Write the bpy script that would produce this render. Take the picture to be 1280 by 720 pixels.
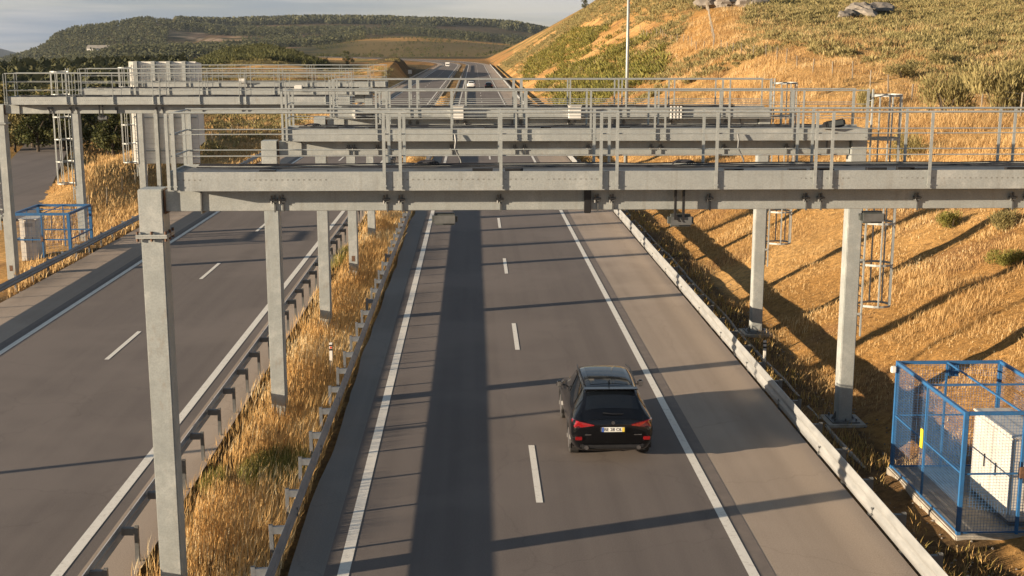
import bpy, bmesh, math, random
import numpy as np
from mathutils import Vector, Matrix
R = math.radians
rnd = random.Random(7)
rng = np.random.default_rng(11)
scn = bpy.context.scene
for o in list(bpy.data.objects):
    bpy.data.objects.remove(o)
C = scn.collection

# ------------------------------------------------------------------ camera
cd = bpy.data.cameras.new('camera'); cam = bpy.data.objects.new('camera', cd); C.objects.link(cam)
cam.location = (0, 0, 9.85)
cam.rotation_euler = (R(90 - 11.012), 0, R(-1.733))
cd.sensor_width = 36; cd.lens = 36 * 1557 / 1280
cd.clip_start = .1; cd.clip_end = 60000
scn.camera = cam

# ------------------------------------------------------------------ light
SUN_EL, SUN_AZ = 9.9, 19.0          # light travels towards +X, turned 19 degrees towards +Y
EXPOSURE = 1.33
w = bpy.data.worlds.new('World'); scn.world = w; w.use_nodes = True
nt = w.node_tree; nt.nodes.clear()
wo = nt.nodes.new('ShaderNodeOutputWorld'); bg = nt.nodes.new('ShaderNodeBackground')
sky = nt.nodes.new('ShaderNodeTexSky'); sky.sky_type = 'NISHITA'; sky.sun_disc = False
sky.sun_elevation = R(SUN_EL); sky.sun_rotation = R(251)
sky.air_density = 1.0; sky.dust_density = .4; sky.ozone_density = 1.0
bg.inputs['Strength'].default_value = 0.05
tc = nt.nodes.new('ShaderNodeTexCoord'); mp = nt.nodes.new('ShaderNodeMapping')
mp.inputs['Scale'].default_value = (1.0, 1.0, 16.0)
nz = nt.nodes.new('ShaderNodeTexNoise'); nz.inputs['Scale'].default_value = 2.6
nz.inputs['Detail'].default_value = 8; nz.inputs['Roughness'].default_value = .55
rp = nt.nodes.new('ShaderNodeValToRGB')
rp.color_ramp.elements[0].position = .32; rp.color_ramp.elements[0].color = (.55, .55, .55, 1)
rp.color_ramp.elements[1].position = .62; rp.color_ramp.elements[1].color = (.95, .95, .95, 1)
mx = nt.nodes.new('ShaderNodeMix'); mx.data_type = 'RGBA'
nz2 = nt.nodes.new('ShaderNodeTexNoise'); nz2.inputs['Scale'].default_value = 4.5; nz2.inputs['Detail'].default_value = 5
rp2 = nt.nodes.new('ShaderNodeValToRGB')
rp2.color_ramp.elements[0].position = .42; rp2.color_ramp.elements[0].color = (1.75, 2.2, 2.95, 1)
rp2.color_ramp.elements[1].position = .66; rp2.color_ramp.elements[1].color = (4.7, 4.5, 4.5, 1)
L = nt.links.new
L(tc.outputs['Generated'], mp.inputs['Vector']); L(mp.outputs[0], nz.inputs['Vector']); L(mp.outputs[0], nz2.inputs['Vector'])
L(nz.outputs['Fac'], rp.inputs[0]); L(nz2.outputs['Fac'], rp2.inputs[0])
sxz = nt.nodes.new('ShaderNodeSeparateXYZ'); L(tc.outputs['Generated'], sxz.inputs[0])
mr = nt.nodes.new('ShaderNodeMapRange'); mr.inputs['From Min'].default_value = .10; mr.inputs['From Max'].default_value = .45; mr.inputs['To Min'].default_value = 1; mr.inputs['To Max'].default_value = .25
L(sxz.outputs['Z'], mr.inputs['Value'])      # clouds thin out towards the zenith
ml = nt.nodes.new('ShaderNodeMath'); ml.operation = 'MULTIPLY'; L(rp.outputs[0], ml.inputs[0]); L(mr.outputs[0], ml.inputs[1]); L(ml.outputs[0], mx.inputs['Factor']); L(sky.outputs[0], mx.inputs['A']); L(rp2.outputs[0], mx.inputs['B'])
L(mx.outputs['Result'], bg.inputs['Color']); L(bg.outputs[0], wo.inputs['Surface'])
sl = bpy.data.lights.new('sun', 'SUN'); sun = bpy.data.objects.new('sun', sl); C.objects.link(sun)
sl.energy = 5.0; sl.angle = R(.5); sl.color = (1.0, .80, .58)
d = Vector((math.cos(R(SUN_AZ)) * math.cos(R(SUN_EL)), math.sin(R(SUN_AZ)) * math.cos(R(SUN_EL)), -math.sin(R(SUN_EL))))
sun.rotation_euler = d.to_track_quat('-Z', 'Y').to_euler()
scn.view_settings.view_transform = 'Standard'; scn.view_settings.look = 'None'
scn.view_settings.gamma = 1; scn.view_settings.exposure = EXPOSURE; scn.view_settings.use_curve_mapping = False
scn.cycles.max_bounces = 6; scn.cycles.diffuse_bounces = 2; scn.cycles.volume_bounces = 0
scn.cycles.transparent_max_bounces = 16

# ------------------------------------------------------------------ helpers
def tag(o, label=None, cat=None, group=None, kind=None):
    if label: o['label'] = label
    if cat: o['category'] = cat
    if group: o['group'] = group
    if kind: o['kind'] = kind
    return o
def empty(name, loc=(0, 0, 0), rz=0, **k):
    o = bpy.data.objects.new(name, None); C.objects.link(o); o.location = loc; o.rotation_euler.z = rz
    o.empty_display_size = .3
    return tag(o, **k)
def copy_tree(o, parent=None):
    c = o.copy(); C.objects.link(c)
    if parent is not None: c.parent = parent
    for ch in list(o.children): copy_tree(ch, c)
    return c
def fast_mesh(name, V, F, mats, parent=None, smooth=False, attr=None, mi=None):
    """V (n,3); F (m,k) all the same size, or list of arrays"""
    me = bpy.data.meshes.new(name)
    V = np.asarray(V, np.float32); Fs = F if isinstance(F, list) else [F]
    me.vertices.add(len(V)); me.vertices.foreach_set('co', V.ravel())
    nl = sum(f.size for f in Fs); nf = sum(len(f) for f in Fs)
    me.loops.add(nl); me.polygons.add(nf)
    me.loops.foreach_set('vertex_index', np.concatenate([f.ravel() for f in Fs]).astype(np.int32))
    st = []; a = 0
    for f in Fs:
        st.append(a + np.arange(len(f)) * f.shape[1]); a += f.size
    me.polygons.foreach_set('loop_start', np.concatenate(st).astype(np.int32))
    if smooth: me.polygons.foreach_set('use_smooth', np.ones(nf, bool))
    me.update(calc_edges=True)
    if attr is not None:
        for k, a in attr.items():
            a = np.asarray(a, np.float32)
            if a.ndim == 1:
                t = me.attributes.new(k, 'FLOAT', 'POINT'); t.data.foreach_set('value', a)
            else:
                t = me.attributes.new(k, 'FLOAT_COLOR', 'POINT'); t.data.foreach_set('color', a.ravel())
    for m in (mats if isinstance(mats, (list, tuple)) else [mats]): me.materials.append(m)
    if mi is not None: me.polygons.foreach_set('material_index', np.asarray(mi, np.int32))
    o = bpy.data.objects.new(name, me); C.objects.link(o)
    if parent is not None: o.parent = parent
    return o
class MB:
    def __init__(s): s.v = []; s.f = []
    def add(s, vs, fs):
        n = len(s.v); s.v += [tuple(v) for v in vs]; s.f += [tuple(i + n for i in f) for f in fs]; return s
    def box(s, x0, x1, y0, y1, z0, z1, b=0):
        if b:
            b = min(b, abs(x1-x0)*.3, abs(y1-y0)*.3, abs(z1-z0)*.3)
            bm = bmesh.new(); bmesh.ops.create_cube(bm, size=1)
            bmesh.ops.scale(bm, vec=(x1-x0, y1-y0, z1-z0), verts=bm.verts)
            bmesh.ops.translate(bm, vec=((x0+x1)/2, (y0+y1)/2, (z0+z1)/2), verts=bm.verts)
            bmesh.ops.bevel(bm, geom=bm.edges[:], offset=b, segments=2, affect='EDGES')
            bm.verts.index_update()
            s.add([v.co[:] for v in bm.verts], [[v.index for v in f.verts] for f in bm.faces]); bm.free(); return s
        return s.add([(x0,y0,z0),(x1,y0,z0),(x1,y1,z0),(x0,y1,z0),(x0,y0,z1),(x1,y0,z1),(x1,y1,z1),(x0,y1,z1)],
                     [(0,3,2,1),(4,5,6,7),(0,1,5,4),(1,2,6,5),(2,3,7,6),(3,0,4,7)])
    def tube(s, a, b, r, n=8, r2=None, cap=True):
        a, b = Vector(a), Vector(b); r2 = r if r2 is None else r2
        dz = (b-a).normalized(); up = Vector((0,0,1)) if abs(dz.z) < .9 else Vector((1,0,0))
        u = dz.cross(up).normalized(); v = dz.cross(u)
        vs = []
        for p, q in ((a, r), (b, r2)):
            for k in range(n):
                t = 2*math.pi*k/n; vs.append(p + u*math.cos(t)*q + v*math.sin(t)*q)
        fs = [(k, (k+1) % n, n+(k+1) % n, n+k) for k in range(n)]
        if cap: fs += [tuple(range(n-1, -1, -1)), tuple(range(n, 2*n))]
        return s.add(vs, fs)
    def path(s, pts, r, n=6):
        for a, b in zip(pts, pts[1:]): s.tube(a, b, r, n)
        return s
    def build(s, name, mat, parent=None, smooth=False, bevel=0):
        me = bpy.data.meshes.new(name); me.from_pydata(s.v, [], s.f); me.materials.append(mat)
        if smooth:
            me.polygons.foreach_set('use_smooth', np.ones(len(s.f), bool))
        o = bpy.data.objects.new(name, me); C.objects.link(o)
        if parent is not None: o.parent = parent
        if bevel:
            m = o.modifiers.new('bevel', 'BEVEL'); m.width = bevel; m.segments = 2
        return o
def vnoise(x, y, seed=0):
    xi = np.floor(x).astype(np.int64); yi = np.floor(y).astype(np.int64); xf = x-xi; yf = y-yi
    def h(a, b):
        n = (a*374761393 + b*668265263 + seed*982451653) & 0x7fffffff
        n = ((n ^ (n >> 13))*1274126177) & 0x7fffffff
        return ((n ^ (n >> 16)) & 0xffff)/65535.
    u = xf*xf*(3-2*xf); v = yf*yf*(3-2*yf)
    return (h(xi, yi)*(1-u)+h(xi+1, yi)*u)*(1-v)+(h(xi, yi+1)*(1-u)+h(xi+1, yi+1)*u)*v
def fbm(x, y, sc, oct=4, seed=0):
    t = 0; a = .5; s = 0
    for k in range(oct):
        t = t+a*vnoise(x/sc, y/sc, seed+k*17); s += a; a *= .5; sc = sc/2.03
    return t/s

# ------------------------------------------------------------------ materials
def newmat(name):
    m = bpy.data.materials.new(name); m.use_nodes = True
    return m, m.node_tree, m.node_tree.nodes['Principled BSDF']
def ramp(t, fac, stops):
    r = t.nodes.new('ShaderNodeValToRGB'); e = r.color_ramp.elements
    while len(e) > 1: e.remove(e[-1])
    for i, (p, c) in enumerate(stops):
        q = e[0] if i == 0 else e.new(p)
        q.position = p; q.color = (*c, 1) if len(c) == 3 else c
    t.links.new(fac, r.inputs[0]); return r.outputs[0]
def noise(t, scale, detail=4, rough=.55, mapping=None, coord='Object'):
    c = t.nodes.new('ShaderNodeTexCoord'); n = t.nodes.new('ShaderNodeTexNoise')
    n.inputs['Scale'].default_value = scale; n.inputs['Detail'].default_value = detail; n.inputs['Roughness'].default_value = rough
    src = c.outputs[coord]
    if mapping:
        m = t.nodes.new('ShaderNodeMapping'); m.inputs['Scale'].default_value = mapping
        t.links.new(src, m.inputs['Vector']); src = m.outputs[0]
    t.links.new(src, n.inputs['Vector']); return n.outputs['Fac']
def mixc(t, fac, a, b, mode='MIX'):
    m = t.nodes.new('ShaderNodeMix'); m.data_type = 'RGBA'; m.blend_type = mode
    for s, v in (('Factor', fac), ('A', a), ('B', b)):
        if isinstance(v, bpy.types.NodeSocket): t.links.new(v, m.inputs[s])
        elif s == 'Factor': m.inputs[s].default_value = v
        else: m.inputs[s].default_value = (*v, 1)
    return m.outputs['Result']
def bump(t, b, h, strength=.3, dist=.02):
    n = t.nodes.new('ShaderNodeBump'); n.inputs['Strength'].default_value = strength; n.inputs['Distance'].default_value = dist
    t.links.new(h, n.inputs['Height']); t.links.new(n.outputs[0], b.inputs['Normal'])
def mat(name, c0, c1=None, scale=3., rough=.6, metal=0., bs=0., spec=None, coat=0, mapping=None, rr=None):
    m, t, b = newmat(name)
    if c1 is None: c1 = tuple(x*.82 for x in c0)
    f = noise(t, scale, 5, .6, mapping)
    t.links.new(ramp(t, f, [(.35, c1), (.65, c0)]), b.inputs['Base Color'])
    b.inputs['Roughness'].default_value = rough; b.inputs['Metallic'].default_value = metal
    if rr: t.links.new(ramp(t, noise(t, scale*3, 3), [(.3, (rr[0],)*3), (.7, (rr[1],)*3)]), b.inputs['Roughness'])
    if spec is not None: b.inputs['Specular IOR Level'].default_value = spec
    if coat: b.inputs['Coat Weight'].default_value = coat; b.inputs['Coat Roughness'].default_value = .03
    if bs: bump(t, b, noise(t, scale*4, 4), bs)
    return m
def zinc_mat(name, a, b_, dots=False):
    m, t, b = newmat(name)
    c = ramp(t, noise(t, 2.2, 6, .65), [(.3, b_), (.7, a)])
    c = mixc(t, ramp(t, noise(t, 38, 2, .5), [(.42, (0,)*3), (.6, (.42,)*3)]), c, tuple(x*.78 for x in b_))
    # rain streaks running down
    c = mixc(t, ramp(t, noise(t, 1, 4, .6, (9, 9, .5)), [(.55, (0,)*3), (.75, (.3,)*3)]), c, (.19, .17, .13))
    if dots:
        tcn = t.nodes.new('ShaderNodeTexCoord'); sx = t.nodes.new('ShaderNodeSeparateXYZ'); t.links.new(tcn.outputs['Object'], sx.inputs[0])
        def M(op, a, bv=None):
            n = t.nodes.new('ShaderNodeMath'); n.operation = op
            for i, v in enumerate((a, bv)):
                if v is None: continue
                if isinstance(v, bpy.types.NodeSocket): t.links.new(v, n.inputs[i])
                else: n.inputs[i].default_value = v
            return n.outputs[0]
        fx = M('ABSOLUTE', M('SUBTRACT', M('FRACT', M('MULTIPLY', sx.outputs[0], 11.)), .5))
        fz = M('ABSOLUTE', M('SUBTRACT', sx.outputs[2], 7.585))
        dx = M('LESS_THAN', fx, .2); dz = M('LESS_THAN', fz, .013)
        gate = M('GREATER_THAN', noise(t, 1.1, 2), .46)
        c = mixc(t, M('MULTIPLY', M('MULTIPLY', dx, dz), M('MULTIPLY', gate, .45)), c, (.09, .075, .055))
    c = mixc(t, ramp(t, noise(t, 1, 5, .7, (2.2, 2.2, .9)), [(.62, (0,)*3), (.74, (.5,)*3)]), c, (.25, .19, .13))
    c = mixc(t, ramp(t, noise(t, 1.1, 6, .75), [(.55, (0,)*3), (.66, (.35,)*3)]), c, (.56, .57, .54))
    t.links.new(c, b.inputs['Base Color'])
    b.inputs['Metallic'].default_value = .25
    t.links.new(ramp(t, noise(t, 6, 3), [(.3, (.42,)*3), (.7, (.62,)*3)]), b.inputs['Roughness'])
    bump(t, b, noise(t, 60, 2), .08, .005)
    return m
ZINC = zinc_mat('galvanised steel', (.41, .435, .42), (.33, .355, .345))
ZINCP = zinc_mat('galvanised kick plate', (.42, .445, .43), (.34, .36, .35), True)
ZDARK = mat('old galvanised steel', (.16, .165, .165), (.10, .105, .105), 4, .5, .3)
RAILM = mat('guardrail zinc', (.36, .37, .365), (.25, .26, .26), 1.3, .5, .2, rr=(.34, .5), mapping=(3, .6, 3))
RAILD = mat('shade toned guardrail zinc', (.23, .25, .275), (.155, .17, .19), 1.3, .45, .4, rr=(.36, .55), mapping=(3, .6, 3))  # darker bluish copy of the guardrail zinc, shade painted into its colour
RUST = mat('rusty plate', (.16, .085, .045), (.08, .045, .03), 14, .8)
BLK = mat('black plastic', (.02, .02, .022), (.012, .012, .013), 6, .45)
GREYP = mat('grey plastic housing', (.075, .085, .082), (.055, .062, .06), 5, .45)
WHITEP = mat('white painted metal', (.74, .73, .68), (.62, .60, .55), 2, .5, bs=.02)
CABW = mat('white cabinet paint', (.62, .59, .53), (.50, .475, .42), 2.6, .5, bs=.03)
BLUE = mat('blue painted steel', (.022, .125, .31), (.03, .10, .22), 7, .42)
BLUEM = mat('blue coated wire', (.06, .16, .33), (.05, .12, .26), 9, .5)
YEL = mat('yellow tag', (.75, .60, .04), (.6, .48, .04), 5, .5)
CONC = mat('concrete', (.36, .33, .28), (.22, .20, .165), 3, .9, bs=.4)
CABLE = mat('cable rubber', (.03, .03, .035), None, 9, .5)
WOOD = mat('weathered wood', (.30, .26, .20), (.18, .155, .12), 9, .9)
ROCK = mat('granite', (.27, .24, .20), (.10, .09, .08), .35, .9, bs=.8)
BARK = mat('bark', (.10, .075, .05), (.05, .04, .03), 7, .95, bs=.5)
SIGNB = mat('raw aluminium sign back', (.80, .78, .72), (.70, .68, .62), .8, .5, .15)

def asphalt_mat(name, a, b_, worn=None, seams=0):
    m, t, b = newmat(name)
    c = ramp(t, noise(t, .35, 6, .6, (2.2, .5, 1)), [(.3, b_), (.7, a)])
    c = mixc(t, ramp(t, noise(t, 30, 4, .8), [(.3, (0,)*3), (.72, (.8,)*3)]), c, tuple(x*1.5 for x in a))
    c = mixc(t, ramp(t, noise(t, 90, 2, .6), [(.5, (0,)*3), (.7, (.6,)*3)]), c, tuple(x*.5 for x in b_))
    # wheel polished tracks and oil line: long streaks
    c = mixc(t, ramp(t, noise(t, 1, 3, .5, (1.7, .02, 1)), [(.42, (0,)*3), (.66, (.28,)*3)]), c, tuple(x*.68 for x in b_))
    # patches
    c = mixc(t, ramp(t, noise(t, .09, 4, .6), [(.48, (0,)*3), (.56, (.6,)*3)]), c, tuple(x*1.28 for x in a))
    # small spots and stains
    c = mixc(t, ramp(t, noise(t, 2.3, 6, .75), [(.66, (0,)*3), (.72, (.55,)*3)]), c, tuple(x*.62 for x in b_))
    t.links.new(c, b.inputs['Base Color']); b.inputs['Roughness'].default_value = .88
    b.inputs['Specular IOR Level'].default_value = .3
    # hairline cracks, a few sealed
    vc = t.nodes.new('ShaderNodeTexCoord'); vo = t.nodes.new('ShaderNodeTexVoronoi'); vo.feature = 'DISTANCE_TO_EDGE'; vo.inputs['Scale'].default_value = .22
    nzz = t.nodes.new('ShaderNodeTexNoise'); nzz.inputs['Scale'].default_value = 1.2; nzz.inputs['Detail'].default_value = 6
    ad = t.nodes.new('ShaderNodeMix'); ad.data_type = 'RGBA'; ad.blend_type = 'ADD'; ad.inputs['Factor'].default_value = .9
    t.links.new(vc.outputs['Object'], ad.inputs['A']); t.links.new(nzz.outputs['Color'], ad.inputs['B']); t.links.new(vc.outputs['Object'], nzz.inputs['Vector']); t.links.new(ad.outputs['Result'], vo.inputs['Vector'])
    ck = ramp(t, vo.outputs['Distance'], [(.0, (.20,)*3), (.003, (.12,)*3), (.006, (0,)*3)])
    c2 = mixc(t, ck, c, tuple(x*.5 for x in b_)); t.links.new(c2, b.inputs['Base Color'])
    bump(t, b, noise(t, 60, 3, .8), .5, .006)
    return m
ASPH = asphalt_mat('lane asphalt', (.148, .127, .113), (.116, .100, .091))
SHOU = asphalt_mat('shoulder asphalt', (.335, .272, .214), (.27, .218, .17))
SHOUL = asphalt_mat('inner shoulder asphalt', (.205, .19, .17), (.165, .152, .137))
SEAM = mat('tar seam', (.19, .157, .132), (.15, .125, .108), 3, .8)
def paint_mat():
    m, t, b = newmat('road paint')
    c = ramp(t, noise(t, 6, 6, .7), [(.25, (.45, .42, .36)), (.45, (.74, .71, .63)), (.8, (.80, .78, .70))])
    c = mixc(t, ramp(t, noise(t, 55, 3, .8), [(.58, (0,)*3), (.7, (.6,)*3)]), c, (.22, .19, .16))
    t.links.new(c, b.inputs['Base Color']); b.inputs['Roughness'].default_value = .7
    bump(t, b, noise(t, 70, 2), .2, .004); return m
PAINT = paint_mat()
def ground_mat():
    m, t, b = newmat('ground')
    a = t.nodes.new('ShaderNodeAttribute'); a.attribute_name = 'col'
    c = mixc(t, ramp(t, noise(t, .9, 8, .75), [(.3, (0,)*3), (.75, (.75,)*3)]), a.outputs['Color'], (1, .93, .8), 'MULTIPLY')
    k = ramp(t, noise(t, 3.6, 9, .8), [(.32, (.34, .31, .28)), (.5, (.86, .84, .8)), (.68, (1.35, 1.3, 1.2))])
    c = mixc(t, 1., c, k, 'MULTIPLY')
    k2 = ramp(t, noise(t, .16, 7, .75), [(.3, (.72, .70, .66)), (.62, (1.12, 1.1, 1.06))])
    c = mixc(t, 1., c, k2, 'MULTIPLY')
    t.links.new(c, b.inputs['Base Color']); b.inputs['Roughness'].default_value = .95
    b.inputs['Specular IOR Level'].default_value = .1
    bump(t, b, noise(t, 5, 8, .8), .9, .22); return m
GROUND = ground_mat()
def leaf_mat(name, ramp_stops, trans=.25, mapping=None):
    m, t, b = newmat(name)
    a = t.nodes.new('ShaderNodeAttribute'); a.attribute_name = 'tint'
    t.links.new(ramp(t, a.outputs['Fac'], ramp_stops), b.inputs['Base Color'])
    b.inputs['Roughness'].default_value = .8; b.inputs['Specular IOR Level'].default_value = .15
    out = t.nodes['Material Output']; tr = t.nodes.new('ShaderNodeBsdfTranslucent'); ms = t.nodes.new('ShaderNodeMixShader')
    t.links.new(ramp(t, a.outputs['Fac'], ramp_stops), tr.inputs['Color'])
    ms.inputs[0].default_value = trans; t.links.new(b.outputs[0], ms.inputs[1]); t.links.new(tr.outputs[0], ms.inputs[2])
    t.links.new(ms.outputs[0], out.inputs['Surface']); return m
DRY = leaf_mat('dry grass', [(0, (.27, .16, .07)), (.3, (.45, .285, .12)), (.7, (.60, .415, .19)), (.93, (.70, .52, .26)), (1, (.78, .65, .40))], .3)
DRYM = leaf_mat('tall dry grass', [(0, (.36, .20, .075)), (.3, (.60, .37, .14)), (.7, (.72, .47, .19)), (.93, (.80, .60, .31)), (1, (.86, .74, .48))], .45)
DRYG = leaf_mat('dry grass with green', [(0, (.15, .09, .035)), (.22, (.33, .19, .07)), (.45, (.30, .25, .07)), (.6, (.48, .31, .12)), (1, (.66, .47, .2))], .2)
GREEN = leaf_mat('green broom', [(0, (.07, .07, .02)), (.5, (.20, .19, .045)), (1, (.36, .32, .10))])
OLIVE = leaf_mat('olive scrub', [(0, (.09, .078, .034)), (.5, (.27, .23, .095)), (.85, (.38, .32, .145)), (1, (.46, .38, .19))])
MOSS = leaf_mat('dark olive scrub', [(0, (.035, .04, .015)), (.5, (.085, .09, .034)), (1, (.16, .15, .055))])
WOODF = leaf_mat('hill wood foliage', [(0, (.03, .036, .02)), (.5, (.075, .082, .04)), (1, (.15, .145, .07))])
DKLEAF = leaf_mat('dark tree foliage', [(0, (.025, .03, .012)), (.5, (.065, .075, .026)), (1, (.14, .13, .045))])
PINE = leaf_mat('pine foliage', [(0, (.014, .024, .014)), (.6, (.032, .045, .022)), (1, (.06, .07, .03))])

# ------------------------------------------------------------------ terrain
TH = R(11.012)
def zv(v, y): return 9.85+y*math.tan(math.atan((360-v)/1557.)-TH)
def ux(u, y): return (u-592)/1557.*y/math.cos(TH)*1.0
BANDS = [(300, [(-400, 112), (0, 108), (200, 106), (330, 103), (460, 104), (592, 104), (1500, 104)]),
 (430, [(-400, 104), (0, 101), (150, 98), (240, 92), (300, 76), (345, 72), (385, 76), (420, 86), (455, 84), (480, 75), (500, 72), (508, 78), (522, 97), (560, 97), (620, 97), (1500, 96)]),
 (620, [(-400, 105), (0, 100), (150, 96), (240, 88), (290, 66), (340, 58), (375, 66), (405, 80), (440, 84), (500, 82), (540, 83), (600, 83), (1500, 83)]),
 (1150, [(-400, 102), (0, 100), (140, 92), (250, 82), (350, 75), (450, 73), (520, 71), (600, 71), (660, 70), (1500, 70)]),
 (1900, [(-400, 110), (0, 99), (60, 88), (120, 74), (200, 64), (300, 60), (400, 58), (460, 49), (520, 47), (560, 49), (610, 54), (660, 58), (1500, 60)]),
 (2500, [(-400, 120), (-60, 112), (0, 92), (32, 76), (60, 68), (80, 60), (95, 46), (120, 37), (150, 34), (200, 26), (225, 29), (300, 40), (420, 40), (520, 40), (600, 46), (700, 58), (1500, 60)]),
 (3100, [(-400, 120), (-60, 110), (0, 100), (60, 80), (100, 60), (150, 42), (190, 30), (230, 28), (300, 29), (400, 26), (500, 27), (560, 29), (640, 33), (690, 43), (760, 58), (1500, 60)]),
 (4500, [(-400, 118), (0, 105), (200, 90), (600, 90), (1500, 90)]),
 (9000, [(-400, 80), (-150, 60), (0, 53), (14, 55), (28, 62), (48, 68), (80, 73), (110, 77), (200, 80), (600, 80), (1500, 80)])]
def sstep(a, b, x):
    t = np.clip((x-a)/(b-a), 0, 1); return t*t*(3-2*t)
def smin(a, b, k):
    h = np.clip(.5+.5*(b-a)/k, 0, 1); return b*(1-h)+a*h-k*h*(1-h)
def road_x(y):
    """centre line offset: straight, then bending left"""
    y = np.asarray(y, float); t = np.clip(y-640, 0, 900)
    return -(t**2)/(2*900.)
BZ = []
for yb, pr in BANDS:
    xs = np.array([ux(u, yb) for u, v in pr]); zs = np.array([zv(v, yb) for u, v in pr]); BZ.append((yb, xs, zs))
def h_far(x, y):
    # angular interpolation between the distance bands keeps crests continuous
    ang = x/np.maximum(y, 60.)
    P = [np.interp(ang, xs/yb, zs) for yb, xs, zs in BZ]
    out = np.zeros_like(ang)
    ys = [b[0] for b in BZ]
    for k in range(len(ys)-1):
        m = (y >= ys[k]) & (y < ys[k+1]); t = (y-ys[k])/(ys[k+1]-ys[k]); t = t*t*(3-2*t)
        out = np.where(m, P[k]*(1-t)+P[k+1]*t, out)
    out = np.where(y < ys[0], P[0]*np.clip(y/ys[0], 0, 1), out)
    return np.where(y >= ys[-1], P[-1]-(y-9000)*.05, out)
def height(x, y):
    x = np.asarray(x, float); y = np.asarray(y, float)
    xr = x-road_x(y)
    n1 = fbm(x+300, y+900, 26, 5, 1)-.5; n2 = fbm(x, y, 4.5, 4, 5)-.5; n3 = fbm(x, y, 1.1, 3, 9)-.5
    # --- left side
    near = -.15 - .45*sstep(-19.2, -20.6, xr) + 1.7*np.exp(-((x+27.5)/4.2)**2)*sstep(66, 92, y)*sstep(190, 110, y)
    near = near + (n1*1.2)*sstep(-22, -40, xr) - 3.5*sstep(-46, -120, x)*sstep(600, 200, y)
    svc = np.exp(-((x-(-7.5-.28*y))/3.6)**4)*sstep(170, 130, y)*sstep(62, 74, y)
    near = near*(1-svc) + (-.35)*svc
    far = h_far(x, y)
    wfar = sstep(190, 330, y)
    big = fbm(x, y, 260, 5, 21)-.5
    left = near*(1-wfar)+(far + big*np.clip((y-500)/60, 0, 20)*sstep(500, 1500, y)*.6 + n1*1.5)*wfar
    # --- right side
    g = np.interp(y, [0, 60, 120, 200, 300, 430, 600, 850, 1300], [.40, .40, .42, .50, .62, .70, .64, .56, .4])
    xh = np.where(y > 640, x, xr)
    cut = np.maximum(-.5, -.5+g*(xh-10.9))+n2*.35*sstep(11, 15, xr)+n1*1.6*sstep(18, 40, xr)*sstep(80, 150, y)
    nat = 5.9+np.clip(y-82, 0, 260)*.068+np.clip(y-342, 0, 560)*.046+np.clip(x-30, 0, 90)*.028-np.clip(x-130, 0, 900)*.03
    nat = nat-np.clip(y-950, 0, 4000)*.05+n1*np.clip((y-60)/60, .2, 3.5)+n2*.6
    hill = smin(cut, nat, 1.6)
    fade = sstep(1500, 950, y)
    right = hill*fade+far*(1-fade)
    right = np.where(y > 950, np.maximum(far, right), right)
    right = np.where((y > 640) & (x < 10), np.maximum(-.5, far-.3), right)
    # --- compose: verge profile
    z = np.where(xr > 2, right, left)
    flat = sstep(1250, 1100, y)
    zroad = np.full_like(z, -.12)
    ditch = -.12-.42*sstep(8.7, 9.6, xr)
    ins = (xr > -19.0) & (xr < 8.7)
    wl = sstep(-19.0, -25-np.clip(y-300, 0, 400)*.0, xr)
    zl = zroad*(1-wl)+left*wl
    zr = np.where(xr < 10.9, ditch, right)
    wr = sstep(10.4, 11.4, xr); zr = ditch*(1-wr)+right*wr
    comp = np.where(ins, zroad, np.where(xr < 0, zl, zr))
    pad = np.exp(-((x-11.2)/1.9)**6-((y-26.2)/2.9)**6)
    comp = comp*(1-pad)+(-.16)*pad
    comp = comp + (n3*.24+(fbm(x, y, 2.6, 3, 13)-.5)*.45*sstep(11, 13, xr)*(1-pad))*((xr > 9.2) | (xr < -19.5))*(y < 400)
    return np.where(y < 1250, comp*flat+z*(1-flat), z)

def lin(a, b, n): return np.linspace(a, b, n, endpoint=False)
xg = np.concatenate([-np.geomspace(9000, 130, 70), lin(-128, -40, 56), lin(-40, -19, 34), [-19.02, -18.8], lin(-18, 8, 20), [8.65, 8.75], lin(9, 36, 72), lin(36, 120, 76), np.geomspace(120, 9000, 74)])
yg = np.concatenate([lin(-40, 12, 14), lin(12, 110, 190), lin(110, 300, 150), lin(300, 700, 120), lin(700, 1500, 90), lin(1500, 3400, 110), np.geomspace(3400, 20000, 46)])
# bend the grid lines with the road so its edge stays clean
X0, Y0 = np.meshgrid(xg, yg); RX = road_x(Y0)*np.exp(-np.abs(X0)/400.)
X = X0+RX; Y = Y0
Z = height(X, Y)
nx, ny = len(xg), len(yg)
idx = np.arange(nx*ny).reshape(ny, nx)
Fq = np.stack([idx[:-1, :-1], idx[:-1, 1:], idx[1:, 1:], idx[1:, :-1]], -1).reshape(-1, 4)
XR = X-road_x(Y)
def lerp(a, b, t): return a*(1-t[..., None])+b*t[..., None]
def colarr(c): return np.broadcast_to(np.array(c, float), X.shape+(3,))
U = 592+1557*X/np.maximum(Y, 1)                 # bearing, used only to say which hillside carries which plants
n_a = fbm(X, Y, 38, 5, 31); n_b = fbm(X, Y, 9, 5, 41); n_c = fbm(X, Y, 3, 4, 51); n_d = fbm(X, Y, 170, 5, 61)
gold = lerp(colarr((.46, .275, .105)), colarr((.60, .39, .17)), sstep(.35, .65, n_b))
soil = colarr((.26, .15, .085)); oliv = lerp(colarr((.12, .115, .045)), colarr((.20, .17, .07)), sstep(.3, .7, n_b))
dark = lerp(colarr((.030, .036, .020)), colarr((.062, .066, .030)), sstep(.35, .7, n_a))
col = gold.copy()
col = lerp(col, soil, sstep(.60, .72, n_c)*.55)
hillr = (XR > 11)
scr = sstep(.46, .54, n_a+.16*(n_b-.5))*hillr*sstep(95, 135, Y+X*.3)*.75
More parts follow.
